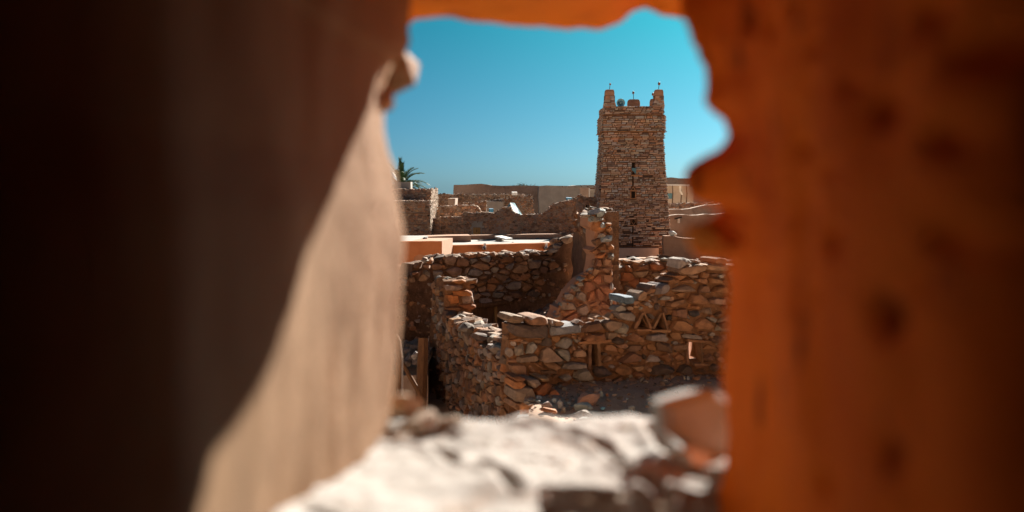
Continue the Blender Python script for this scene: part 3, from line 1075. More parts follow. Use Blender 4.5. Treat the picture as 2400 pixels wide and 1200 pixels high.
for (px, py, ww, hh, c) in ((1395, 496, 30, 15, 'b'), (1372, 505, 26, 14, 'g'), (1388, 512, 20, 18, 'b'), (1407, 499, 24, 21, 'b'), (1403, 515, 26, 16, 'g'), (1422, 526, 18, 10, 'o'), (1414, 528, 14, 16, 'b'), (1427, 538, 16, 14, 'o'),
                            (1421, 559, 32, 18, 'b'), (1410, 552, 20, 12, 'g'), (1430, 580, 14, 14, 'o'), (1432, 600, 12, 14, 'g'), (1383, 632, 14, 9, 'b'), (1366, 647, 10, 8, 'o'), (1360, 653, 18, 10, 'b'), (1352, 662, 12, 8, 'o'),
                            (1334, 695, 26, 18, 'g'), (1316, 712, 18, 12, 'b'), (1326, 712, 14, 14, 'o'), (1318, 727, 20, 12, 'o'), (1305, 738, 22, 9, 'g'), (1295, 748, 14, 8, 'o'), (1436, 745, 12, 12, 'g'), (1434, 700, 10, 24, 'w'), (1433, 670, 8, 18, 'w'), (1432, 640, 8, 14, 'o'),
                            (1375, 640, 14, 8, 'o'), (1345, 676, 14, 8, 'b'), (1435, 720, 9, 14, 'g')):
    k = 16.55 / F
    rock_part(rem, W(px, py, 16.62), (ww * k, .34, hh * k), col=KC[c], rz=U(-.2, .2), tilt=.2, boxy=.6)
for i in range(46):                       # ragged steps down the broken edge
    f = U(0, 1)
    px = 1392 - 102 * f + U(-6, 12)
    py = lerp_px([(1290, 752), (1305, 735), (1322, 712), (1330, 692), (1347, 678), (1358, 660), (1384, 642), (1392, 628)], px) + U(-3, 7)
    k = 16.55 / F
    s = U(9, 19)
    rock_part(rem, W(px, py, 16.62 + U(-.05, .3)), (s * k * 1.4, .24, s * k * .8), col=KC[rnd.choice('bogpo')], rz=U(-.5, .5), tilt=.3, boxy=.6)
P4s = Plane(1336, 20.4, 1393, 16.85)
out4s = [(1336, 790), (1337, 560), (1345, 520), (1353, 503), (1366, 500), (1380, 496), (1393, 500), (1393, 790)]
slab(P4s, P4s.poly(out4s), rem, SIDEMUD, 'mud_plaster', cell=.1, thick=.42, amp=.055, rough_edge=.03)
top_stones(P4s, P4s.poly([(1340, 540), (1346, 515), (1356, 500), (1370, 498), (1384, 495)]), rem, .42, .2, n=22, rows=2)
for i in range(34):
    p = P4s.uv(U(1345, 1392), U(502, 545))
    if inside(p, P4s.poly(out4s)):
        rock_part(rem, P4s.P(p[0], p[1], .0), (U(.12, .24), .12, U(.07, .13)), PAL_NEAR, rz=math.atan2(P4s.u.y, P4s.u.x), tilt=.4)

heap = thing('rubble_pile', 'heap of dark bluish rubble between the back wall and the broken wall stub', 'rubble', W(1290, 745, 18), 'rubble heaps')
hb = MB()
HB = [W(1225, 790, 16.8), W(1345, 790, 16.8), W(1345, 700, 19.6), W(1225, 745, 19.6)]
hb.add(HB + [Vector((p.x, p.y, 1.9)) for p in HB], [(0, 1, 2, 3), (4, 5, 1, 0), (5, 6, 2, 1), (6, 7, 3, 2), (7, 4, 0, 3)])
hb.build('packed_earth', DIRT, heap)
for i in range(150):
    f = U(0, 1)
    px = U(1222, 1345)
    Y = 19.7 - 2.7 * f
    top = 745 - 45 * max(0, (px - 1225) / 120)
    py = top + (790 - top) * f - 4
    s = U(.09, .2)
    rock_part(heap, W(px, py, Y), (s * 1.3, s, s * .8), [(.19, .18, .18), (.25, .21, .19), (.17, .14, .13), (.3, .17, .1)], tilt=.8)

# ------------------------------------------------------------------ wall behind on the right
P5 = Plane(1425, 18.5, 1725, 19.6)
rw = thing('stone_wall', 'dry-stone wall tinted with warm orange bounce light behind the front wall, below the tower', 'stone wall', base_loc(P5, 2.1), 'walls of the ruined courtyard')
out5 = [(1425, 800), (1425, 632), (1470, 629), (1486, 620), (1540, 616), (1590, 611), (1725, 612), (1900, 606), (1900, 800)]
slab(P5, P5.poly(out5), rw, MORTAR, 'mud_mortar', cell=.2, thick=.45, amp=.03, rough_edge=.02)
st5 = [(1428, 760), (1428, 634), (1470, 630), (1486, 621), (1540, 616), (1590, 611), (1660, 612), (1890, 608), (1890, 760)]
masonry(P5, power_cells(P5.poly(st5), .16, 1.7, .45), rw, out=.08, joint=.008, pal=PAL_ORANGE, parts=300)  # orange bounce light put into the palette of these stones
top_stones(P5, P5.poly([(1428, 631), (1470, 628)]), rw, .45, .2, n=10, rows=2, flat=.35)
top_stones(P5, P5.poly([(1484, 619), (1540, 614), (1592, 609)]), rw, .45, .24, n=22, rows=2, flat=.42)
st = thing('mud_wall', 'mud stub added behind the front wall, angled to catch the sun seen through its slit', 'mud wall', (2.75, 15.6, 2.1))
PS = Plane(1606, 15.0, 1628, 16.8)
slab(PS, PS.poly([(1606, 880), (1606, 770), (1628, 770), (1628, 880)]), st, SLITMUD, 'render', cell=.2, thick=.25, amp=.02)  # stub added so that a sunlit surface fills the slit
# ------------------------------------------------------------------ helpers for far buildings


def house_box(name, label, cat, pxa, pxb, ytop, Y, depth, mat, zbot=0.0, part='body', tilt=0.0, top=None):
    """box-shaped building: front face between two picture columns, top at ytop"""
    z = W((pxa + pxb) / 2, ytop, Y).z
    xa, xb = gx(pxa, Y), gx(pxb, Y)
    t = thing(name, label, cat, ((xa + xb) / 2, Y + depth / 2, zbot), 'flat-roofed buildings of the town')
    pl = Plane(pxa, Y, pxb, Y + tilt)
    L = pl.len
    crest = [pl.uv(*p) for p in top][::-1] if top else [(L, z), (0, z)]
    slab(pl, [(0, zbot - .2), (L, zbot - .2)] + crest, t, mat, part, cell=max(.5, L / 14), thick=depth, amp=.03, rough_edge=.03)
    return t, pl


def far_wall(label, pts, Ya, Yb=None, mat=None, thick=.5, zbot=0.0, cat='stone wall', name='stone_wall', size=.17, pal=PAL_FAR, stones=True, aspect=1.4, out=.05, region=None, dark=None, cell=.4, parts=0):
    """pts: picture outline of the top from left to right; wall goes down to zbot"""
    Yb = Yb or Ya
    pl = Plane(pts[0][0], Ya, pts[-1][0], Yb)
    q = pl.poly(pts)
    o = q + [(q[-1][0], zbot - .2), (q[0][0], zbot - .2)]
    t = thing(name, label, cat, base_loc(pl, zbot), 'ruin walls among the houses' if name == 'stone_wall' else 'mud walls round the tower')
    slab(pl, o, t, mat or FARMUD, 'mud_core', cell=cell, thick=thick, amp=.03, rough_edge=.04)
    if stones:
        r = pl.poly(region) if region else q + [(q[-1][0], max(zbot, min(p[1] for p in q) - 3.2)), (q[0][0], max(zbot, min(p[1] for p in q) - 3.2))]
        masonry(pl, power_cells(r, size, aspect, .45), t, out=out, joint=.01, pal=pal, mat=STONE_FAR, parts=parts, nmax=6, dark=dark, inn=.03)
        if name == 'stone_wall':
            mb = MB()
            for i in range(len(q) - 1):
                n = int(math.hypot(q[i + 1][0] - q[i][0], q[i + 1][1] - q[i][1]) / (size * .9)) + 1
                for k in range(n):
                    f = U(0, 1)
                    s = size * U(.6, 1.3)
                    rock(mb, pl.P(q[i][0] + (q[i + 1][0] - q[i][0]) * f, q[i][1] + (q[i + 1][1] - q[i][1]) * f, -U(.05, thick - .05)), (s * 1.3, s, s * .6), jit(rnd.choice(pal)), n=9)
            mb.build('small_stones', STONE_FAR, t, kind='stuff')
    return t, pl


# ------------------------------------------------------------------ the square stone tower
TY = 59.0
tower = thing('stone_tower', 'square tapering stone minaret with plastered corner finials, highest building in view', 'minaret', (gx(1486, TY), TY + 2.3, 0))


def tz(py):
    return W(1486, py, TY).z


TXC = gx(1484.5, TY)


def half_w(z):
    """half width of the shaft's front face"""
    zz = (z - tz(330)) / (tz(600) - tz(330))
    return (139 + (178 - 139) * zz) / 2 / F * TY


SEC = [(0.0, tz(323), 0), (tz(323), tz(309), .05), (tz(309), tz(270), .14), (tz(270), tz(248), .11)]
body = MB()
YC = TY + half_w(tz(470))           # axis of the tower
for (z0, z1, ex) in SEC:
    a, b = half_w(z0) + ex - .03, half_w(z1) + ex - .03
    if ex:
        a = b = half_w((z0 + z1) / 2) + ex - .03
    vs = [(TXC + sx * k, YC + sy * k, z) for (k, z) in ((a, z0), (b, z1)) for sx, sy in ((-1, -1), (1, -1), (1, 1), (-1, 1))]
    body.add(vs, [(3, 2, 1, 0), (4, 5, 6, 7), (0, 1, 5, 4), (1, 2, 6, 5), (2, 3, 7, 6), (3, 0, 4, 7)])
MORT_T = mat_surface('tower_mortar', (.13, .06, .03), (.24, .12, .06), 4, .95, .5, 15, .03)
body.build('core', MORT_T, tower)
OPEN_T = [(1480, 381, 1487, 410), (1476, 445, 1490, 466), (1476, 516, 1492, 528), (1481, 413, 1483.5, 437), (1481, 530, 1483, 546), (1481, 555, 1483, 578), (1434, 579, 1541, 607), (1479, 402, 1487, 410), (1478, 438, 1487, 446)]


def in_open(x, z):
    for (x0, y0, x1, y1) in OPEN_T:
        if gx(x0, TY) - TXC < x < gx(x1, TY) - TXC and tz(y1) < z < tz(y0):
            return True
    return False


front_items, rest_items = [], []


class FacePlane:
    """slanted tower face: u across from centre, v height"""
    def __init__(s, side, off):
        s.side, s.off = side, off

    def P(s, u, v, w=0.0):
        h = half_w(v) if not s.off else half_w(s.off[0]) + s.off[1]
        if s.side == 0:
            return Vector((TXC + u, YC - h - w, v))
        if s.side == 1:
            return Vector((TXC - h - w, YC - u, v))
        return Vector((TXC + h + w, YC + u, v))


def coursed(side, z0, z1, ex, flat_off=None, u_rng=None, fine=False):
    z = z0
    pl = FacePlane(side, flat_off)
    while z < z1 - .03:
        hgt = min(rnd.choice((.08, .09, .105, .12, .135)), z1 - z)
        if z1 - z - hgt < .05:
            hgt = z1 - z
        h = half_w(z + hgt / 2) if not flat_off else half_w(flat_off[0]) + flat_off[1]
        segs = [(-h, h)]
        if side == 0:
            for (x0, y0, x1, y1) in OPEN_T:
                if tz(y1) < z + hgt - .02 and z + .02 < tz(y0):
                    o0, o1 = gx(x0, TY) - TXC, gx(x1, TY) - TXC
                    segs = [q for (p0, p1) in segs for q in ((p0, min(p1, o0)), (max(p0, o1), p1)) if q[1] - q[0] > .03]
        for (a, b) in segs:
          u = a
          while u < b - .01:
              L = min(rnd.choice((.14, .2, .26, .32, .40, .55)) * U(.85, 1.15), b - u)
              if b - u - L < .1:
                  L = b - u
              cu, cz = u + L / 2, z + hgt / 2
              if True:
                  sub = [(z, hgt)]
                  if hgt > .11 and U(0, 1) < .3:
                      k = U(.4, .6)
                      sub = [(z, hgt * k), (z + hgt * k, hgt * (1 - k))]
                  for (zz, hh) in [(q0 + U(-.008, .008), q1 * U(.85, 1.12)) for q0, q1 in sub]:
                      j = .011
                      x0, x1, y0, y1 = u + j * U(.5, 1.3), u + L - j * U(.5, 1.3), zz + j * U(.4, 1), zz + hh - j * U(.4, 1)
                      c = min(.03, (x1 - x0) * .25, (y1 - y0) * .4)
                      poly = [(x0 + c * U(.3, 1), y0), (x1 - c * U(.3, 1), y0 + U(0, .01)), (x1, y0 + c), (x1 - c * U(0, .6), y1 - c * U(0, .5)), (x1 - c * U(.4, 1.4), y1), (x0 + c * U(.4, 1.4), y1 - U(0, .01)), (x0, y1 - c)]
                      (front_items if side == 0 else rest_items).append((pl, poly, (y1 - y0) * (x1 - x0), cz))
              u += L
        z += hgt


coursed(0, tz(612), tz(323), 0)
coursed(0, tz(322), tz(310), 0, (tz(316), .06))
coursed(0, tz(307), tz(271), 0, (tz(290), .16))
coursed(0, tz(267.5), tz(248), 0, (tz(259), .12))
for s in (1, 2):
    coursed(s, tz(560), tz(323), 0)
    coursed(s, tz(322), tz(310), 0, (tz(316), .06))
    coursed(s, tz(307), tz(271), 0, (tz(290), .16))
    coursed(s, tz(267.5), tz(248), 0, (tz(259), .12))
front_items.sort(key=lambda t: -t[2])
restm = MB()


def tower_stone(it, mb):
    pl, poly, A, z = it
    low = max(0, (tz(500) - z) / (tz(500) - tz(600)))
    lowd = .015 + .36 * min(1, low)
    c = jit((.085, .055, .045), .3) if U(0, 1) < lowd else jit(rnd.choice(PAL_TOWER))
    stone_geo(mb, pl, poly, U(.02, .055), .03, c, 0, .2)


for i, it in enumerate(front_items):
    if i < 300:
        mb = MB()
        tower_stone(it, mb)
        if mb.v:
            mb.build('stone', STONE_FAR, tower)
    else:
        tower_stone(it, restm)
for it in rest_items:
    tower_stone(it, restm)
restm.build('small_stones', STONE_FAR, tower, kind='stuff')
# string courses: thin projecting flat slabs
for (py, ex) in ((308.3, .20), (269, .17), (323, .09)):
    mb = MB()
    h = half_w(tz(py)) + ex
    z = tz(py)
    u = -h
    while u < h:
        L = min(U(.3, .6), h - u)
        mb.box((TXC + u + L / 2, YC - h + .1, z), (L - .012, .24, .035), tint=jit((.38, .19, .09)))
        mb.box((TXC - h + .1, YC + u + L / 2, z), (.24, L - .012, .035), tint=jit((.38, .19, .09)))
        mb.box((TXC + h - .1, YC + u + L / 2, z), (.24, L - .012, .035), tint=jit((.38, .19, .09)))
        u += L
    mb.build('string_course', STONE_FAR, tower)


def tpx(px):
    return gx(px, TY)


def finial(xa, xb, ya, yb, pys, pyt, stones=True, front=True, round_=.7):
    """corner turret: stepped stone base + rounded plaster cap"""
    z0, z1, z2 = tz(248), tz(pys), tz(pyt)
    if stones:
        mb = MB()
        z = z0
        while z < z1 - .03:
            hh = min(rnd.choice((.08, .1, .12)), z1 - z)
            f = (z - z0) / (z1 - z0)
            x0 = xa + (.02 + .10 * f if xa < TXC else .16 * f)
            x1 = xb - (.16 * f if xa < TXC else .02 + .10 * f)
            u = x0
            while u < x1 - .02:
                L = min(U(.18, .4), x1 - u)
                mb.box((u + L / 2, (ya + yb) / 2 + U(-.015, .015), z + hh / 2), (L - .015, yb - ya, hh - .014), tint=jit(rnd.choice(PAL_TOWER)))
                u += L
            z += hh
        mb.box(((xa + xb) / 2, (ya + yb) / 2, (z0 + z1) / 2), ((xb - xa) * .8, (yb - ya) * .9, z1 - z0), tint=(.2, .1, .05))
        mb.build('turret_stones', STONE_FAR, tower)
    zb = z1 if stones else z0
    xc, yc, hx, hy = (xa + xb) / 2, (ya + yb) / 2, (xb - xa) / 2, (yb - ya) / 2
    if stones:
        hx *= .78
    mb = MB()
    prof = [(0, 1.0), (.55, .98), (.82, .9), (.95, .78), (1, .62)]
    vs, fs = [], []
    n = 12
    for (t, k) in prof:
        for j in range(n):
            a = 2 * math.pi * (j + .5) / n
            cx, cy = math.cos(a), math.sin(a)
            m = max(abs(cx), abs(cy))
            sx, sy = cx / m * .75 + cx * .25, cy / m * .75 + cy * .25
            vs.append((xc + sx * hx * k, yc + sy * hy * k, zb + (z2 - zb) * t))
    for i in range(len(prof) - 1):
        for j in range(n):
            fs.append((i * n + j, i * n + (j + 1) % n, (i + 1) * n + (j + 1) % n, (i + 1) * n + j))
    fs.append(tuple(range((len(prof) - 1) * n, len(prof) * n)))
    mb.add(vs, fs).build('plaster_finial', PINKMUD, tower)
    return xc, yc, z2


hwt = half_w(tz(259)) + .11
yf = YC - hwt
spots = []
spots.append(finial(tpx(1413), tpx(1443), yf + .02, yf + .62, 223, 208))
spots.append(finial(tpx(1529), tpx(1557), yf + .02, yf + .62, 223, 208))
kb = (YC + hwt) / TY
yb2 = YC + hwt


def bpx(px):
    return gx(px, yb2)


def finial_back(pa, pb, pyt, pyb=252):
    xa, xb = bpx(pa), bpx(pb)
    global tz
    old = tz
    tz = lambda py: W(1486, py, yb2 - .3).z
    r = finial(xa, xb, yb2 - .5, yb2, 0, pyt, stones=False)
    tz = old
    return r


spots.append(finial_back(1466, 1496, 233))
spots.append(finial_back(1518, 1536, 232))
for (xc, yc, z), (hh, dx, egg) in zip(spots, ((.33, .04, .09), (.36, .03, .13), (.42, -.03, .12), (.30, -.05, .12))):
    mb = MB()
    mb.tube([(xc, yc, z - .03), (xc + dx, yc, z + hh)], .018, 6)
    o = mb.build('spike', IRON, tower)
    mb = MB()
    r = egg * .65
    mb.tube([(xc + dx, yc, z + hh - r * 1.2), (xc + dx, yc, z + hh - r * .8), (xc + dx, yc, z + hh), (xc + dx, yc, z + hh + r * .7), (xc + dx, yc, z + hh + r * 1.15)], [r * .3, r * .8, r, r * .7, r * .2], 10)
    mb.build('egg_ornament', EGG, o, smooth=True)
# loudspeaker horn
hx, hz = tpx(1455), tz(239)
horn = thing('loudspeaker', 'grey-blue horn loudspeaker behind the parapet at the top of the tower', 'loudspeaker', (hx, yf + .5, tz(248)))
mb = MB()
vs, fs = [], []
prof = [(.255, 0), (.25, -.02), (.235, .01), (.17, .12), (.11, .26), (.07, .4), (.03, .42)]
n = 24
for (r, d) in prof:
    for j in range(n):
        a = 2 * math.pi * j / n
        vs.append((hx + r * math.cos(a), yf + .35 + d, hz + r * math.sin(a)))
for i in range(len(prof) - 1):
    for j in range(n):
        fs.append((i * n + j, i * n + (j + 1) % n, (i + 1) * n + (j + 1) % n, (i + 1) * n + j))
fs.append(tuple(range((len(prof) - 1) * n, len(prof) * n)))
mb.add(vs, fs).build('horn', HORN, horn, smooth=True)
mb = MB()
mb.tube([(hx, yf + .4, hz), (hx, yf + .62, hz)], [.05, .06], 12)
mb.build('driver', HORN, horn, smooth=True)
mb = MB()
mb.tube([(hx, yf + .7, tz(248) - .05), (hx, yf + .7, hz)], .03, 8)
mb.box((hx, yf + .7, hz), (.06, .18, .06))
mb.build('bracket', IRON, horn)


def tbox(x0, y0, x1, y1, mat, name, w=.02, d=.05, tint=(1, 1, 1), parent=None):
    z0, z1 = tz(y1), tz(y0)
    h = half_w((z0 + z1) / 2)
    mb = MB()
    mb.box(((tpx(x0) + tpx(x1)) / 2, YC - h - w + d / 2, (z0 + z1) / 2), (tpx(x1) - tpx(x0), d, z1 - z0), tint=tint)
    return mb.build(name, mat, parent or tower)


TC = (.38, .20, .11)
tbox(1480, 381.5, 1486.6, 396, DARK, 'slit_window', .01, .04)  # dark boxes stand for the shade in the tower's openings
tbox(1477.6, 449, 1487.6, 463.8, DARK, 'window', .01, .04)
for b in ((1475.8, 449, 1478.2, 464), (1487.2, 449, 1489.8, 464)):
    tbox(*b, STONE_FAR, 'window_jamb', .07, .12, TC)
tbox(1474, 445, 1492, 448.4, STONE_FAR, 'lintel', .08, .12, TC)
tbox(1475, 464.2, 1491, 466, STONE_FAR, 'sill', .07, .12, TC)
tbox(1479, 409.5, 1497, 412.3, STONE_FAR, 'ledge', .08, .12, (.42, .21, .10))
tbox(1469, 527.5, 1495, 529.8, STONE_FAR, 'ledge', .08, .12, TC)
for b in ((1481.3, 413, 1483.2, 437), (1480.4, 530, 1482.8, 546), (1480.4, 556, 1482.4, 578)):
    tbox(*b, DARK, 'slit', .004, .03)


def ttri(x0, x1, yb, yt, mat, name, inv=False, w=.012):
    h = half_w(tz(yb))
    y = YC - h - w
    xm = (x0 + x1) / 2
    pts = [(tpx(x0), tz(yb)), (tpx(x1), tz(yb)), (tpx(xm), tz(yt))]
    mb = MB().add([(a, y, z) for a, z in pts] + [(a, y + .06, z) for a, z in pts], [(0, 1, 2) if not inv else (2, 1, 0), (3, 0, 2, 5), (1, 4, 5, 2), (0, 3, 4, 1)])
    return mb.build(name, mat, tower)


def tstick(x0, y0, x1, y1, name='stone_strut', w=.06, th=.03):
    h = half_w(tz((y0 + y1) / 2))
    y = YC - h - w
    mb = MB().tube([(tpx(x0), y, tz(y0)), (tpx(x1), y, tz(y1))], th, 4, tint=TC)
    return mb.build(name, STONE_FAR, tower)


ttri(1480, 1486.5, 409, 402, DARK, 'triangle_niche')  # dark wedges paint the shade of the shallow niches
ttri(1479, 1486, 445, 438.5, DARK, 'triangle_niche')
tstick(1479, 444.5, 1482.8, 438)
tstick(1486.5, 444.5, 1482.8, 438)
ttri(1476.5, 1491, 526.5, 513, DARK, 'triangle_niche')
tstick(1480, 521, 1483.3, 526.5, th=.02)
tstick(1486.8, 521, 1483.3, 526.5, th=.02)
# cloth hanging from the slit
cl = MB()
h = half_w(tz(400))
cp = [(1479, 394), (1489, 394), (1489.5, 400), (1489, 407), (1486.5, 406.5), (1484, 402), (1480, 400)]
cl.add([(tpx(a), YC - h - .09 - .02 * (i % 2), tz(b)) for i, (a, b) in enumerate(cp)] + [(tpx(a), YC - h - .06, tz(b)) for a, b in cp],
       [tuple(range(7))[::-1], tuple(range(7, 14))] + [(i, (i + 1) % 7, (i + 1) % 7 + 7, i + 7) for i in range(7)])
tagp(cl.build('hanging_cloth', CLOTH_T), 'small teal cloth hanging out of the slit window of the tower', 'cloth')
# plastered annex at the tower's foot
z0, z1 = tz(640), tz(580)
hh = half_w(tz(590))
mb = MB()
mb.box(((tpx(1430) + tpx(1540)) / 2, YC - hh - .12, (z0 + z1) / 2), (tpx(1540) - tpx(1430), .6, z1 - z0))
pan = mb.build('plaster_panel', mat_surface('annex_plaster', (.48, .33, .26), (.56, .40, .32), 3, .95, .4, 10, .03), tower)
for (x0, x1) in ((1465.5, 1479.5), (1480.5, 1494.5)):
    mb = MB()
    mb.box(((tpx(x0) + tpx(x1)) / 2, YC - hh - .44, tz(602)), (tpx(x1) - tpx(x0), .06, tz(598.5) - tz(606)))
    mb.build('window_pane', DARK, tower)

# ------------------------------------------------------------------ mud terrace walls below the tower
far_wall('low smooth mud terrace wall with a sunlit top edge below the tower', [(1425, 607.5), (1500, 607), (1560, 606.5), (1640, 612), (1730, 612), (2250, 606)], 31, mat=PINKMUD, stones=False, cat='mud wall', name='mud_wall', thick=.5)
far_wall('low mud wall with a pale top at the far left below the arch', [(420, 621), (880, 622.5), (940, 622.5), (1000, 622)], 30, mat=PINKMUD, stones=False, cat='mud wall', name='mud_wall', thick=.6)

# ------------------------------------------------------------------ orange rendered building
ob = thing('flat_roofed_house', 'long orange rendered flat-roofed house with arched doorway and roof spouts in front of the tower', 'house', (-1, 42, 0))
Pa = Plane(860, 37.6, 1036, 38)
za = W(1000, 565, 38).z
xr = Pa.uv(1036, 570)[0]
ux0, ux1 = Pa.uv(969, 605)[0], Pa.uv(1001, 605)[0]
zs = W(985, 612, 37.9).z
rr = (ux1 - ux0) / 2
arch = [(ux0, .1), (ux1, .1)] + [((ux0 + ux1) / 2 + rr * math.cos(t), zs + rr * math.sin(t)) for t in [math.pi * k / 12 for k in range(13)]]
slab(Pa, [(-11, -.2), (xr, -.2), (xr, za), (-11, za)], ob, ORANGE, 'side_wing', pockets=[arch], cell=.4, thick=.35, amp=.015, pocket_depth=.3, rough_edge=.006)
ab = MB().add([Pa.P(x, y, -.27) for x, y in arch], [tuple(range(len(arch)))])
ab.build('doorway_shade', DARK, ob)  # dark panel added as the shade inside the arch
# wing's sunlit right side, running back to the recessed facade
zf = W(1060, 575, 41).z
Ps = Plane(1036.3, 38.0, 1062, 41.4)
mb = MB()
A0, A1 = Pa.P(xr, 0, -.02), Vector((gx(1061, 41), 41, 0))
A2, A3 = A1 + Vector((-1.2, 0, 0)), A0 + Vector((-1.2, 0, 0))
mb.add([A0 + Vector((0, 0, -.2)), A1 + Vector((0, 0, -.2)), A2 + Vector((0, 0, -.2)), A3 + Vector((0, 0, -.2)), A0 + Vector((0, 0, za)), A1 + Vector((0, 0, za - .03)), A2 + Vector((0, 0, za - .03)), A3 + Vector((0, 0, za))],
       [(3, 2, 1, 0), (4, 5, 6, 7), (0, 1, 5, 4), (1, 2, 6, 5), (2, 3, 7, 6), (3, 0, 4, 7)])
mb.build('wing_side_wall', PINKMUD, ob)
Pf = Plane(1058, 41.0, 1352, 43.3)
slab(Pf, [(0, -.2), (Pf.len, -.2), (Pf.len, W(1345, 567.5, 43.3).z), (0, zf)], ob, ORANGE, 'facade', cell=.5, thick=.4, amp=.012, rough_edge=.008)
zr = zf - .05
mb = MB()
R0 = [Pf.P(.1, 0, -.38), Pf.P(Pf.len, 0, -.38), Vector((gx(1352, 46.5), 46.5, 0)), Vector((gx(1040, 46.2), 46.2, 0))]
mb.add([p + Vector((0, 0, zr + .05)) for p in R0] + [p + Vector((0, 0, zr - .3)) for p in R0], [(0, 1, 2, 3), (0, 4, 5, 1), (1, 5, 6, 2), (2, 6, 7, 3), (3, 7, 4, 0)])
mb.build('roof', ROOF, ob)
mb = MB()
R1 = [Pa.P(-11, 0, -.33), Pa.P(xr - 1.15, 0, -.33), Vector((A2.x, 43.2, 0)), Vector((Pa.P(-11, 0).x, 43.2, 0))]
mb.add([p + Vector((0, 0, za - .04)) for p in R1] + [p + Vector((0, 0, za - .4)) for p in R1], [(0, 1, 2, 3), (0, 4, 5, 1), (1, 5, 6, 2), (2, 6, 7, 3), (3, 7, 4, 0)])
mb.build('wing_roof', ROOF, ob)
# roof parapets at the back
Pb1 = Plane(880, 43.0, 1104, 43.6)
q = Pb1.poly([(880, 558), (940, 557), (1000, 554.5), (1060, 552.5), (1104, 552)])
slab(Pb1, q + [(q[-1][0], 2), (q[0][0], 2)], ob, PINKMUD, 'parapet', cell=.3, thick=1.2, amp=.015)
Pb2 = Plane(1104, 45.6, 1360, 46)
q = Pb2.poly([(1104, 551.5), (1180, 550.5), (1250, 549), (1360, 548)])
slab(Pb2, q + [(q[-1][0], 2), (q[0][0], 2)], ob, PINKMUD, 'parapet', cell=.3, thick=.5, amp=.015)
for px in (1135, 1279):
    p = W(px, 584, 41.5 if px < 1200 else 42.6)
    mb = MB()
    mb.box((p.x, p.y - .16, p.z), (.16, .5, .05))
    mb.box((p.x - .07, p.y - .16, p.z + .05), (.025, .5, .12))
    mb.box((p.x + .07, p.y - .16, p.z + .05), (.025, .5, .12))
    sp = mb.build('roof_spout', WOOD, ob)
    mb = MB()
    mb.box((p.x + .02, p.y - .02, p.z + .14), (.11, .05, .22), ry=.1)
    mb.build('spout_backplate', WHITE, sp)
# things on the roof
pln = thing('white_board', 'white board lying tilted on a stone on the sunlit flat roof', 'board', W(1180, 563, 44))
mb = MB()
a, b = W(1168, 556, 44.3), W(1193, 562, 43.9)
mb.box((a + b) / 2 + Vector((0, 0, .04)), ((b - a).length, .5, .05), rz=math.atan2(b.y - a.y, b.x - a.x), ry=math.asin((a.z - b.z) / (b - a).length))
mb.build('board', WHITE, pln)
rock_part(pln, W(1170, 561, 44.35) + Vector((0, 0, -.03)), (.3, .4, .2), col=(.3, .26, .22), name='prop_stone')
for (px, py, s) in ((1152, 560.5, .22), (1158, 561, .2), (1146, 561, .16), (1162, 559.8, .2), (1122, 563, .16), (1262, 561, .2), (1266, 560.5, .14), (1202, 568, .08), (1140, 561.5, .12), (1232, 560, .08)):
    Y = (CAMZ - zr - .05) * F / (py - 440) * 1.0
    p = W(px, py, Y)
    tagp(rock_part(None, (p.x, p.y, zr + .05 + s * .12), (s * 1.4, s, s * .45), [(.33, .27, .22), (.24, .18, .14)], name='loose_stone', tilt=.1), 'small flat stone lying loose on the sunlit flat roof, ' + ('left of the white board' if px < 1165 else 'right of the white board'), 'stone', 'stones on the flat roof')
tagp(rock_part(None, (W(996, 563, 40).x, 40, za + .0), (.22, .2, .1), col=(.5, .46, .42), name='loose_stone'), 'pale stone lying alone on the roof edge of the left wing', 'stone')

# orange house right of the tower
t, pl = house_box('flat_roofed_house', 'orange rendered house end right beside the foot of the tower', 'house', 1545, 1591, 563, 66, 5, ORANGE)
t, pl = house_box('flat_roofed_house', 'second pale orange house partly hidden by the blurred stones on the right', 'house', 1591.5, 2000, 564, 65.6, 5, ORANGE)

# ------------------------------------------------------------------ far walls and houses on the left
hs = thing('stone_house', 'tall brown stone house at the far left with two stepped blocks', 'house', (-7.5, 66, 0))


def stone_block(pxl, pxr, ytop, Y, depth, seam=(), size=.16, zlow=558):
    z = W(pxr, ytop, Y).z
    pl = Plane(pxl, Y, pxr, Y)
    L = pl.len
    slab(pl, [(0, -.2), (L, -.2), (L, z - .02), (0, z - .02)], hs, FARMUD, 'block_core', cell=.6, thick=depth, amp=.02)
    zl = W(pxr, zlow, Y).z
    levels = [z] + [W(pxr, s, Y).z for s in seam] + [zl]
    for a, b in zip(levels[:-1], levels[1:]):
        masonry(pl, power_cells([(0, b + .04), (L, b + .04), (L, a - .03), (0, a - .03)], size, 1.4, .45), hs, out=.06, joint=.012, pal=PAL_FAR, mat=STONE_FAR, parts=0, nmax=6, inn=.03)
    for s in seam:
        mb = MB()
        zz = W(pxr, s, Y).z
        u = 0
        while u < L:
            l = min(U(.4, .8), L - u)
            mb.box(pl.P(u + l / 2, zz, .02), (l - .02, .16, .05), tint=jit((.30, .18, .11)))
            u += l
        mb.build('ledge_slabs', STONE_FAR, hs)
    return pl, L, z


pl, L, z = stone_block(700, 1010, 443, 66, 6.4, seam=(472,))
pl, L, z = stone_block(780, 1008.5, 470, 62, 3.6, seam=(500, 527))
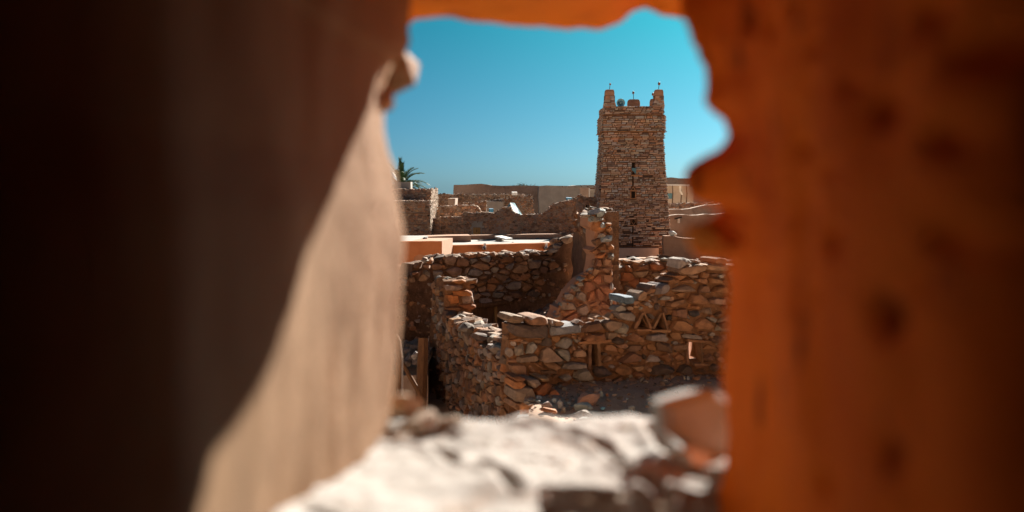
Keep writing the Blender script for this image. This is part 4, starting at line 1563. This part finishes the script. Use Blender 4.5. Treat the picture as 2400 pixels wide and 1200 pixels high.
# sunlit side masonry of both blocks
for (px, Y0, Y1, yt, yb) in ((1010, 66.02, 72.3, 443, 500), (1008.5, 62.02, 65.5, 470, 520)):
    x = gx(px, Y0)
    mb = MB()
    pp = type('pp', (), {})()
    pp.P = lambda u, v, w=0.0, x=x, Y0=Y0: Vector((x + w, Y0 + u, v))
    zt, zb = W(px, yt, Y0).z, W(px, 556, Y0).z
    for c in power_cells([(0, zb), (Y1 - Y0, zb), (Y1 - Y0, zt), (0, zt)], .24, 1.4, .4):
        stone_geo(mb, pp, simplify(chamfer(shrink(c, .01)), 6), .04, .03, jit(rnd.choice([(.26, .185, .13), (.30, .225, .16), (.23, .155, .105)])))
    mb.build('side_stones', STONE_FAR, hs, kind='stuff')
hole = MB()
hole.box(W(1003.5, 505, 61.93), (.10, .1, .10))
hole.build('beam_hole', DARK, hs)  # dark block painted as the shade of the hole
rb = MB()
rb.box(W(946, 440, 69), (1.1, 1.2, .8))
rb.build('roof_cabin', GREYMUD, hs)
# thin rough stones along the block tops
tp = MB()
for (pxl, pxr, yt, Y) in ((930, 1012, 443, 66.2), (930, 1008, 470, 62.2)):
    for i in range(40):
        s = U(.08, .2)
        rock(tp, W(U(pxl, pxr), yt, Y + U(0, .5)), (s * 1.4, s, s * .5), jit(rnd.choice(PAL_FAR)), n=9)
tp.build('coping_stones', STONE_FAR, hs, kind='stuff')

lw_pts = [(1005, 511), (1040, 509), (1080, 508), (1084, 500), (1092, 497), (1110, 499), (1130, 497), (1160, 500), (1166, 496), (1172, 490), (1184, 486), (1197, 486), (1203, 496), (1214, 503), (1240, 503), (1270, 503), (1278, 497), (1285, 489), (1297, 478), (1310, 474), (1340, 469), (1356, 462), (1362, 458), (1372, 470), (1400, 468)]
lwall, lpl = far_wall('long brown stone wall with ragged top and a small wooden door behind the orange house', lw_pts, 64, 64, size=.15, region=lw_pts + [(1400, 556), (1005, 556)], parts=0, cell=.3)
mb = MB()
for (a, b, c, d) in ((1106, 524, 1112, 552), (1122, 524, 1130, 552), (1106, 522, 1130, 533), (1110, 518, 1118, 523), (1120, 519, 1132, 524), (1103, 531, 1108, 537), (1128, 529, 1134, 534)):
    p0, p1 = W(a, d, 63.93), W(c, b, 63.93)
    mb.box((p0 + p1) / 2 + Vector((0, U(-.01, .01), 0)), (p1.x - p0.x, .16, p1.z - p0.z))
mb.build('cement_surround', CEMENT, lwall)
p0, p1 = W(1109, 553, 63.86), W(1126, 533, 63.86)
door = MB()
door.box((p0 + p1) / 2, (p1.x - p0.x, .08, p1.z - p0.z))
dr = door.build('door', WOOD, lwall)
for i in range(4):
    mb = MB()
    wd = (p1.x - p0.x) / 4
    mb.box((p0.x + wd * (i + .5), 63.80, (p0.z + p1.z) / 2), (wd * .92, .05, (p1.z - p0.z) * .98))
    mb.build('door_plank', WOOD_L, dr)
mb = MB()
mb.box((p0 + p1) / 2 + Vector((0, -.11, .05)), (.04, .04, .14))
mb.build('door_bolt', IRON, dr)

far_wall('mud-patched stone wall just behind the long wall, left of the tent', [(1027, 484), (1045, 482), (1060, 483), (1076, 480.5), (1090, 481.5), (1110, 481), (1118, 484), (1122, 487), (1129, 497)], 69, 69, size=.17, thick=1.0, pal=PAL_DIM + PAL_FAR)
far_wall('low dark ruin wall stepping up behind the small roof cabin', [(1085, 476), (1096, 474), (1112, 477), (1126, 472), (1140, 474)], 71.5, 71.5, size=.17, pal=PAL_DIM)
t, pl = house_box('roof_cabin', 'small mud roof cabin with sunlit right side among the far walls', 'cabin', 1050, 1067, 466, 72, 3.4, FARMUD)
far_wall('dark stone wall with pale coping in the middle of the far ruins', [(1026, 456), (1040, 454), (1050, 454.5), (1062, 457), (1073, 453), (1082, 454), (1092, 457), (1110, 456), (1130, 455), (1150, 456.5), (1175, 455), (1200, 455.5), (1232, 456)], 79, 79, size=.19, pal=PAL_DIM)
far_wall('dark sloping ruin wall behind the teal tent', [(1127, 472), (1150, 470), (1180, 466), (1208, 464), (1228, 460), (1236, 457), (1247, 458), (1250, 470)], 74, 74, size=.19, pal=PAL_DIM, mat=GREYMUD)
mbp = MB()
p0, p1 = W(1140, 500, 73.85), W(1180, 472, 73.85)
mbp.box((p0 + p1) / 2, (p1.x - p0.x, .3, p1.z - p0.z), ry=.02)
tagp(mbp.build('mud_wall', GREYMUD), 'smooth grey mud panel wall in shade beside the teal tent', 'mud wall')
t, pl = house_box('mud_house', 'long low mud house on the skyline, centre left', 'house', 1063, 1262, 432.5, 90, 7, FARMUD, top=[(1063, 433), (1085, 432.4), (1108, 432), (1128, 431.4), (1142, 432), (1152, 434.3), (1175, 435), (1200, 434.6), (1230, 435.6), (1250, 435), (1262, 436)])
t, pl = house_box('grey_house', 'grey rendered house on the skyline between the mud house and the tower', 'house', 1263, 1402, 434.5, 86, 6, GREYMUD, top=[(1263, 435.3), (1300, 434.6), (1335, 435), (1370, 433.8), (1402, 433.4)])
mb = MB()
for i in range(6):
    p = W(1318 + i * 15, 437, 85.9)
    mb.tube([p, p + Vector((0, -.3, -.02))], .06, 6)
mb.build('roof_beam_ends', WOOD, t)
cn = thing('mud_porch', 'small mud porch with a white door post and rail beside the tower', 'porch', W(1380, 470, 80))
for (a, b, c, d, m, nm) in ((1359, 440, 1379, 462, FARMUD, 'pillar_block'), (1379.5, 441, 1381.5, 462, WHITE, 'white_post'), (1382, 444, 1402, 463, GREYMUD, 'back_panel'), (1380, 440, 1402, 442.5, WOOD, 'roof_beam')):
    p0, p1 = W(a, d, 80), W(c, b, 80)
    mb = MB()
    mb.box((p0 + p1) / 2 + Vector((0, .6 if nm == 'back_panel' else U(0, .02), 0)), (p1.x - p0.x, .5, p1.z - p0.z))
    mb.build(nm, m, cn)
swall, _ = far_wall('short stone wall with a tiny square window between the long wall and the tower', [(1352, 470), (1356, 457), (1362, 456), (1368, 462), (1385, 463), (1404, 462)], 61.5, 61.5, size=.15)
hole = MB()
hole.box(W(1374.5, 484, 61.4), (.09, .12, .18))
hole.build('window_hole', DARK, swall)  # shade of the tiny window painted as a dark block

tent = thing('tent', 'small white and teal ridge tent pitched behind the long stone wall', 'tent', W(1210, 503, 70))
a, b, c = W(1196, 475, 70), W(1183, 492, 69), W(1226, 506, 70.6)
d2 = W(1206, 506, 68.6)
mb = MB()
mb.add([a, d2, c, a + Vector((.3, .5, -.02)), d2 + Vector((.2, .5, 0)), c + Vector((0, .5, 0))], [(0, 1, 2), (5, 4, 3), (0, 3, 4, 1), (1, 4, 5, 2), (2, 5, 3, 0)])
mb.build('teal_side', CLOTH_T, tent)
mb = MB()
mb.add([a + Vector((-.02, -.05, .02)), W(1203, 500, 68.5), d2 + Vector((.25, -.03, 0)), W(1214, 490, 69.9), a + Vector((.05, .05, 0)), W(1206, 500, 69)], [(0, 1, 2, 3), (3, 2, 5, 4)])
mb.build('white_side', CLOTH_W, tent)
mb = MB()
mb.add([a, b, W(1199, 494, 69), a + Vector((0, .3, 0))], [(0, 1, 2), (3, 2, 1)])
mb.build('flap', CLOTH_T, tent)
for (pa, pb, Y, m, lab, nm, cat) in (((1199.5, 457), (1212, 450), 78, WHITE, 'small pale panel standing on the far dark stone wall', 'pale_sheet', 'sheet'), ((1146, 497), (1156, 489), 66, BLUE, 'blue tarp bundle behind the long wall, left of the tent', 'tarp', 'tarp'), ((1327, 468), (1340, 463), 66, BLUE, 'blue tarp strip on top of the long wall by the tower', 'tarp', 'tarp')):
    p0, p1 = W(pa[0], pa[1], Y), W(pb[0], pb[1], Y)
    mb = MB()
    mb.box((p0 + p1) / 2, (p1.x - p0.x, .25, p1.z - p0.z), rz=.2, rx=.15)
    tagp(mb.build(nm, m), lab, cat)

# ------------------------------------------------------------------ far things right of the tower
t, pl = house_box('mud_house', 'brown mud house on the skyline right of the tower', 'house', 1540, 2150, 417, 95, 6, FARMUD, top=[(1540, 417), (1575, 416.3), (1592, 417.6), (1620, 418), (1660, 416), (1800, 417), (1805, 425), (1960, 424), (1966, 412), (2150, 414)])
cn = thing('shelter', 'white cloth-fronted shelter with thin poles right of the tower', 'shelter', W(1590, 478, 82))
p0, p1 = W(1558, 480, 82.6), W(1625, 436, 82.6)
mb = MB()
mb.box((p0 + p1) / 2, (p1.x - p0.x, .4, p1.z - p0.z))
mb.build('cloth_wall', CLOTH_B, cn)
p0, p1 = W(1556, 435.5, 81.6), W(1612, 432, 81.6)
mb = MB()
mb.box((p0 + p1) / 2, (p1.x - p0.x, 2.0, p1.z - p0.z), ry=0.01)
mb.build('roof_edge', CLOTH_W, cn)
for px in (1576, 1596, 1609):
    mb = MB()
    mb.tube([W(px + U(-1, 1), 478, 81.5), W(px + 1, 455, 81.5), W(px, 435, 81.5)], [.05, .045, .04], 6)
    mb.build('pole', BARK, cn)
mb = MB()
p0, p1 = W(1564, 466, 81.7), W(1576, 453, 81.7)
mb.box((p0 + p1) / 2, (p1.x - p0.x, .1, p1.z - p0.z))
mb.build('teal_panel', CLOTH_T, cn)
mb = MB()
mb.add([W(1592, 436, 81.3), W(1597, 436, 81.3), W(1597, 448, 81.2), W(1601, 456, 81.3), W(1597, 457, 81.4), W(1592, 448, 81.3)], [(0, 1, 2, 5), (5, 2, 3, 4)])
mb.build('hanging_sheet', CLOTH_W, cn)
far_wall('dark stone wall below the cloth shelter right of the tower', [(1555, 479), (1590, 477), (1640, 476), (1720, 474), (1900, 470), (2050, 478)], 76, size=.2)
far_wall('mud wall with a bright sloping coping far right of the tower', [(1555, 491), (1600, 491), (1618, 490), (1640, 483), (1690, 478), (1730, 476), (2050, 480)], 71, stones=False, name='mud_wall', cat='mud wall', mat=FARMUD, thick=.8)
far_wall('shaded mud wall with a pale panel hung on it right of the tower', [(1555, 507), (1572, 504), (1590, 503), (1620, 504), (1700, 500), (1990, 506)], 67, stones=False, name='mud_wall', cat='mud wall', mat=FARMUD, thick=.8)
pn = thing('hanging_sign', 'pale blue-white board hanging on the shaded mud wall right of the tower', 'board', W(1591, 517, 66.8))
p0, p1 = W(1588, 523, 66.8), W(1594, 510, 66.8)
mb = MB()
mb.box((p0 + p1) / 2, (p1.x - p0.x, .06, p1.z - p0.z), rz=-.9)
mb.build('board', CLOTH_W, pn)
mb = MB()
mb.tube([W(1581, 513, 66.7), W(1598, 509, 66.7)], .05, 6)
mb.build('hanger_pole', IRON, pn)
far_wall('low sunlit mud wall at the right foot of the tower behind the orange house', [(1555, 552), (1575, 553), (1604, 558), (1700, 560), (1950, 556)], 57, stones=False, name='mud_wall', cat='mud wall', mat=PINKMUD, thick=.6)
cb = MB()
rock(cb, W(1576, 548, 57.2), (.8, .5, .35), n=26, boxy=.2)
tagp(cb.build('white_bundle', CLOTH_W, smooth=True), 'white cloth bundle lying on the wall at the right foot of the tower', 'bundle')

# ------------------------------------------------------------------ palm and tree
pc = W(940, 440, 108)
palm = thing('palm_tree', 'date palm crown showing above the stone house at the far left', 'palm tree', (pc.x, pc.y, 0))
mb = MB()
mb.tube([(pc.x + .1, pc.y, 0), (pc.x - .05, pc.y, 2.2), (pc.x, pc.y, pc.z)], [.26, .2, .18], 10)
mb.build('trunk', BARK, palm)
for i in range(56):
    az = i * 2.4 + U(-.2, .2)
    el = R(86 - i * 1.9 + U(-8, 8))
    Lf = U(2.5, 3.3)
    p = Vector(pc)
    pts = [p.copy()]
    d = Vector((math.cos(az) * math.cos(el), math.sin(az) * math.cos(el), math.sin(el)))
    for s in range(8):
        d.z -= .085 + .024 * s
        d.normalize()
        p = p + d * Lf / 8
        pts.append(p.copy())
    mb = MB()
    mb.tube(pts, [.03 * (1 - k / 10) for k in range(9)], 4)
    for s in range(40):
        t = .12 + .88 * s / 40.5
        k = min(7, int(t * 8))
        q = pts[k].lerp(pts[k + 1], t * 8 - k)
        dd = (pts[k + 1] - pts[k]).normalized()
        sd_ = dd.cross(Vector((0, 0, 1)))
        if sd_.length < .05:
            sd_ = Vector((1, 0, 0))
        sd_.normalize()
        up = sd_.cross(dd)
        ll = .62 * (1 - .6 * abs(t - .45))
        for sg in (-1, 1):
            tip = q + (sd_ * sg * .8 + dd * .8 + up * .25) * ll * U(.8, 1.1)
            mb.add([q - dd * .045, q + dd * .045, tip], [(0, 1, 2)])
    mb.build('frond', FROND, palm)

tc = W(1222, 440, 102)
tree = thing('tree', 'thin pale green tree top just above the mud house on the skyline', 'tree', (tc.x, tc.y, 0))
mb = MB()
mb.tube([(tc.x, tc.y, 0), (tc.x + .1, tc.y, 3), (tc.x, tc.y, tc.z - .6)], [.16, .12, .08], 8)
for i in range(9):
    a = U(0, 6.28)
    e = Vector((tc.x + U(-1.5, 1.5), tc.y + U(-1, 1), tc.z + U(-.2, .45)))
    mb.tube([(tc.x, tc.y, tc.z - .8), ((tc.x + e.x) / 2, (tc.y + e.y) / 2, tc.z - .2), e], [.05, .03, .012], 5)
mb.build('trunk', BARK, tree)
mb = MB()
for i in range(1500):
    f = rnd.gauss(0, .75)
    x, y = tc.x + f, tc.y + rnd.gauss(0, .5)
    z = tc.z - .2 + .34 * math.exp(-(f / 1.1) ** 2) + rnd.gauss(0, .12) + .12 * noise.noise(Vector((x * 2, y * 2, 3)))
    s = U(.03, .07)
    a = Vector((U(-1, 1), U(-1, 1), U(-1, 1))).normalized() * s
    b = a.orthogonal().normalized() * s * .5
    c = Vector((x, y, z))
    mb.add([c - a, c + b, c + a, c - b], [(0, 1, 2, 3)])
mb.build('crown', LEAF, tree)
# ------------------------------------------------------------------ the mud house we look out of: rough hole in its thick wall
house = thing('mud_house', 'thick ochre mud house wall with a rough hole, blurred all round the picture', 'house', (0, .9, 0))


def lerp_path(path, t):
    """path of (key, value): piecewise linear value at key t"""
    if t <= path[0][0]:
        return path[0][1]
    for (a, b), (c, d) in zip(path[:-1], path[1:]):
        if t <= c:
            q = (t - a) / (c - a)
            q = .35 * q + .65 * q * q * (3 - 2 * q)
            return b + (d - b) * q
    return path[-1][1]


def fbm(p, s, a):
    return noise.fractal(Vector(p) * s, 1.0, 2.0, 5) * a


def grid_obj(rows, mat, name, flip=False, label=None):
    m = len(rows[0])
    vs = [p for r in rows for p in r]
    fs = []
    for i in range(len(rows) - 1):
        for j in range(m - 1):
            f = (i * m + j, i * m + j + 1, (i + 1) * m + j + 1, (i + 1) * m + j)
            fs.append(f[::-1] if flip else f)
    return MB().add(vs, fs).build(name, mat, house, smooth=True, label=label)


# left reveal
LD = 1.36
left_sil = [(-300, 975), (40, 962), (60, 962), (100, 966), (130, 955), (150, 925), (205, 900), (240, 893), (262, 897), (290, 900), (350, 914), (410, 930), (480, 941), (560, 947), (640, 943), (720, 937), (800, 935), (900, 930), (960, 924), (1050, 900), (1250, 890)]
PHI_L = R(5)
rows = []
py = -330
while py <= 1300:
    row = []
    px = lerp_path(left_sil, py)
    e = W(px, py, LD)
    em = W(max(925, min(940, px)), py, LD)
    ds = [LD + .26, LD + .12, LD + .05, LD + .02, LD] + [LD - .012 * k - .0004 * k * k for k in range(1, 66)]
    ds = [d for d in ds if d > .28] + [.28]
    for d in ds:
        if d > LD:
            x = e.x - (d - LD) * 2.2 - .004
        else:
            x = em.x + (e.x - em.x) * math.exp(-(LD - d) / .09) - math.tan(PHI_L) * min(LD - d, .4) - math.tan(R(2)) * max(0, LD - d - .4) - .01 * (1 - math.exp(-(LD - d) / .02)) * .4
        yy = min(d, LD + .04)
        if d < .62:                      # rounded inner corner, then the room's wall face
            t = (.62 - d) / .34
            x -= .16 * (1 - math.cos(min(1, t * 1.7) * math.pi / 2)) + max(0, t - .588) * .9
            yy = .62 - .18 * math.sin(min(1, t * 1.7) * math.pi / 2) - max(0, t - .588) * .03
        p = Vector((x, yy, e.z))
        p.x += fbm((p.x, p.y, p.z * .45), 7, .010) + fbm((p.x, p.y, p.z * .5), 30, .0025) * (1 if d < LD - .01 else .6)
        row.append(p)
    rows.append(row)
    py += 12
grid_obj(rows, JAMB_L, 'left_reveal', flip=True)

# right reveal: throat nearer to the camera, wall splays outwards beyond it
RD = 1.08
right_sil = [(-500, 1590), (30, 1590), (60, 1603), (95, 1608), (130, 1626), (160, 1648), (190, 1655), (240, 1650), (262, 1672), (282, 1697), (320, 1712), (345, 1690), (366, 1650), (386, 1621), (410, 1612), (450, 1617), (476, 1642), (488, 1684), (496, 1686), (512, 1662), (540, 1640), (585, 1622), (600, 1628), (612, 1698), (650, 1706), (750, 1700), (830, 1694), (900, 1692), (960, 1699), (1010, 1702), (1100, 1700), (1160, 1690), (1300, 1690)]
PHI_R = R(-1)
PITS = []
for (a, b, r) in ((1690, 185, 14), (1975, 556, 30), (1935, 115, 18), (2025, 205, 22), (2122, 742, 40), (1850, 820, 16), (1962, 1150, 24), (2090, 260, 30), (1970, 400, 22), (2240, 330, 34), (1780, 60, 16), (1820, 70, 14), (1745, 130, 12), (1900, 350, 16),
                  (2250, 560, 36), (2190, 660, 30), (2120, 1070, 34), (1700, 1165, 22), (2000, 480, 16), (1880, 20, 16), (2210, 40, 40), (1790, 640, 10), (1745, 840, 12), (2300, 120, 44), (1930, 700, 12)):
    dd = .2315 * F / (a - 1200) * 1.04
    if dd > .97:
        continue
    PITS.append((min(dd, RD), (600 - b) / F * min(dd, RD), r / F * min(dd, RD) * 1.0))


def pit(d, zc):
    s_ = 0
    for (pd, pz, r) in PITS:
        q = ((d - pd) / (r * 1.8)) ** 2 + ((zc - pz) / (r * 1.5)) ** 2
        if q < 4:
            s_ += 2.0 * r * math.exp(-q * 1.4)
    return s_


rows = []
py = -560
while py <= 1420:
    row = []
    e = W(lerp_path(right_sil, py), py, RD)
    em = W(1692, py, RD)
    for d in [1.58, 1.45, 1.32, 1.22, 1.15, 1.11, 1.09, RD] + [RD - .008 * k - .00015 * k * k for k in range(1, 70)] + [.28]:
        if d < .28:
            continue
        if d > RD:
            x = e.x + (d - RD) * 1.0
        else:
            x = em.x + (e.x - em.x) * math.exp(-(RD - d) / .07) + math.tan(PHI_R) * (RD - d) + .012 * (1 - math.exp(-(RD - d) / .03))
        yy = d
        if d < .54:
            t = (.54 - d) / .26
            x += .13 * (1 - math.cos(min(1, t * 2) * math.pi / 2)) + max(0, t - .5) * .9
            yy = .54 - .14 * math.sin(min(1, t * 2) * math.pi / 2) - max(0, t - .5) * .03
        p = Vector((x, yy, e.z))
        if d <= RD:
            p.x += pit(d, (e.z - CAMZ) * CP + SP * d)
        p.x += fbm((p.x, p.y, p.z * .7), 8, .010) + fbm((p.x + 3, p.y, p.z), 34, .002)
        row.append(p)
    rows.append(row)
    py += 12
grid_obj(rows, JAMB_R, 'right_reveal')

# lintel: rough underside
TD = 1.51
top_sil = [(400, 60), (940, 60), (958, 56), (975, 42), (1060, 40), (1130, 48), (1200, 59), (1300, 65), (1400, 62), (1450, 50), (1490, 22), (1512, 12), (1530, 18), (1560, 34), (1600, 42), (2000, 40)]
rows = []
px = 420
while px <= 2020:
    row = []
    e = W(px, lerp_path(top_sil, px), TD)
    row.append(Vector((e.x, TD + .03, CAMZ + 1.7)))
    row.append(Vector((e.x, TD + .02, e.z + .3)))
    row.append(Vector((e.x, TD + .02, e.z + .05)))
    for d in [TD + .012, TD] + [TD - .014 * k - .0004 * k * k for k in range(1, 60)] + [.28]:
        if d < .28:
            continue
        z = e.z + (TD - d) * .02 + .01 * (1 - math.exp(-(TD - min(d, TD)) / .02)) + (.012 if d > TD else 0)
        p = Vector((e.x, d, z))
        p.z += fbm((p.x, p.y, p.z), 7, .010) + fbm((p.x, p.y, p.z), 30, .003)
        row.append(p)
    rows.append(row)
    px += 12
grid_obj(rows, LINTEL, 'lintel', flip=True)

# sill: sunlit dusty stone ledge with a broken inner lip
CRACKS = []
for line in (((1350, 1020), (1400, 1030), (1440, 1062), (1475, 1100)), ((1520, 1000), (1560, 1040), (1600, 1085), (1640, 1130)), ((1130, 1090), (1180, 1120), (1210, 1160)), ((1420, 1100), (1500, 1125), (1560, 1160)), ((1240, 990), (1330, 1012), (1352, 1020)), ((650, 1165), (700, 1160)), ((980, 1040), (1040, 1060), (1070, 1100))):
    pts = []
    for (a, b) in line:
        dr = ray(a, b)
        t = -.336 / dr.z
        pts.append((dr.x * t, dr.y * t))
    CRACKS.append(pts)


def crack(x, y):
    m = 9
    for pts in CRACKS:
        for (a, b), (c, d) in zip(pts[:-1], pts[1:]):
            l2 = (c - a) ** 2 + (d - b) ** 2
            t = max(0, min(1, ((x - a) * (c - a) + (y - b) * (d - b)) / l2))
            m = min(m, math.hypot(x - a - t * (c - a), y - b - t * (d - b)))
    return m


rows = []
y = .42
SZ = CAMZ - .336
while y <= 1.62:
    row = []
    x = -.62
    while x <= .62:
        lip = 1.075 + .012 * noise.noise(Vector((x * 9, 1.3, 0))) + .03 * sst(.28, .18, x) * 0
        lip = lip if x > .03 else lip - .285 * sst(.035, .022, x)
        z = SZ + fbm((x, y, 0), 5, .008) + fbm((x * .7 + y * 1.6, y - x, 2), 14, .003) + fbm((x, y, 5), 60, .0016)
        z -= .014 * sst(.3, .8, noise.noise(Vector((x * 6 + y * 7, (y - x) * 3, 4.0))))
        z -= .22 * sst(lip + .006, lip - .012, y)
        z += .048 * sst(.02, -.25, x) * sst(1.30, .80, y) - .03 * math.exp(-((x + .188) ** 2 + (y - .93) ** 2) / .0002)
        c = crack(x + .006 * noise.noise(Vector((x * 40, y * 40, 1))), y + .006 * noise.noise(Vector((x * 40, y * 40, 7))))
        z -= .013 * math.exp(-(c / .007) ** 2) - .006 * math.exp(-((c - .016) / .012) ** 2)
        z += .003 * abs(noise.noise(Vector((x * 11 + y * 6, y * 13 - x * 5, 9)))) + .0015 * noise.noise(Vector((x * 45, y * 45, 2)))
        rim = 1.43 + .02 * noise.noise(Vector((x * 7, 0, 8)))
        z -= .5 * sst(rim, rim + .03, y)
        row.append(Vector((x, y, z)))
        x += .006
    rows.append(row)
    y += .006
grid_obj(rows, SILL, 'sill', flip=True)

rnd.seed(23)
# loose and embedded stones round the hole
PR = Plane(1540, 1.215, 1710, 1.26)
mb = MB()
stone_geo(mb, PR, PR.poly([(1541, 944), (1560, 934), (1600, 922), (1640, 912), (1668, 914), (1705, 930), (1712, 1085), (1640, 1075), (1590, 1035), (1553, 1010)])[::-1], .012, .032, (.43, .45, .45), 0, 0)
FST = mat_surface('brown_block', (.42, .40, .38), (.62, .58, .55), 12, .9, .5, 60, .006, attr=True)
tagp(mb.build('stone_block', FST), 'big brown stone block with pale top edge at the right end of the sill', 'stone', 'stones on the sill')


def fstone(px, py, Y, ww, hh, dd, col, label=None, **k):
    s = Y / F
    o = rock_part(None if label else house, W(px, py, Y), (ww * s, dd, hh * s), col=col, mat=STONE, name='sill_stone' if label else 'stone', n=16, **k)
    if label:
        tagp(o, label, 'stone', 'stones on the sill')
    return o


fstone(975, 985, 1.39, 112, 78, .06, (.52, .46, .38), 'pale blurred stone lying on the left end of the sill', rz=.5, tilt=.3, boxy=.2)
fstone(950, 950, 1.42, 90, 60, .05, (.46, .36, .26), 'brownish blurred stone behind the pale one at the left end of the sill', rz=.2, tilt=.3, boxy=.3)
fstone(925, 180, 1.47, 74, 88, .12, (.36, .26, .17), rz=.5, tilt=.5, boxy=.75)
fstone(893, 236, 1.42, 60, 60, .10, (.33, .23, .14), rz=.3, tilt=.2, boxy=.4)
fstone(870, 205, 1.40, 90, 110, .10, (.3, .17, .085), rz=.3, tilt=.2, boxy=.4)
fstone(1618, 1068, 1.17, 84, 56, .05, (.4, .37, .33), 'pale blurred stone lying before the brown block on the sill', tilt=.4)
fstone(1690, 1108, 1.10, 56, 66, .04, (.4, .37, .34), 'small whitish blurred stone against the orange right side of the sill', tilt=.4)
fstone(1560, 965, 1.30, 50, 40, .05, (.4, .3, .2), 'small tan blurred stone at the left foot of the brown block', tilt=.4)
fstone(1050, 988, 1.41, 60, 26, .05, (.35, .28, .22), 'low blurred stone on the outer rim of the sill, left of the middle', tilt=.2)

ROOM_MUD = mat_surface('dark_room_mud', (.14, .04, .006), (.2, .06, .01), 4, .95, .5, 30, .02)  # room mud kept dark to cut bounce onto the reveals
grit = MB()
for i in range(420):
    x, y = U(-.26, .3), U(.95, 1.42)
    s = rnd.choice((.003, .004, .006, .009, .014)) * U(.7, 1.3)
    rock(grit, (x, y, SZ + fbm((x, y, 0), 5, .008) - .002), (s * 1.6, s * 1.3, s * .9), jit(rnd.choice([(.40, .36, .31), (.34, .26, .19), (.45, .43, .40), (.30, .2, .12)])), n=9)
tagp(grit.build('grit', STONE, kind='stuff'), 'crumbs and grit lying on the sill', 'grit')
fstone(1668, 552, .93, 130, 92, .07, (.85, .27, .03), rz=.2, tilt=.2, boxy=.3)  # sunlit glow of the lump put into its strong orange colour
# body of the house: walls, roof and floor round the room
mb = MB()
mb.box((-1.65, .82, 3.2), (2.0, 1.1, 6.6))
mb.box((1.75, .92, 3.2), (2.0, 1.28, 6.6))
mb.box((0, .95, 6.15), (5.4, 1.28, .7))
mb.box((0, .88, 2.05), (5.4, 1.18, 4.1))
mb.box((0, -3.2, 3.2), (5.6, .4, 6.6))
mb.box((-2.85, -1.2, 3.2), (.4, 3.6, 6.598))
mb.box((2.85, -1.2, 3.2), (.4, 3.6, 6.598))
mb.box((0, -1.4, 6.35), (5.3, 3.4, .3))
mb.box((0, -1.4, 3.2), (5.3, 3.4, .3))
mb.build('house_walls', ROOM_MUD, house)
# unseen outer face of the house, wings added to bounce sun onto near walls
mb = MB()
mb.box((-5.7, 1.30, 3.35), (9.6, .5, 7.1))
mb.box((5.7, 1.38, 3.35), (9.6, .5, 7.1))
mb.box((0, 1.32, 6.55), (1.8, .5, .7))
mb.box((0, 1.2, 2.1), (1.79, .56, 4.4))
mb.build('facade', FACADE, house)
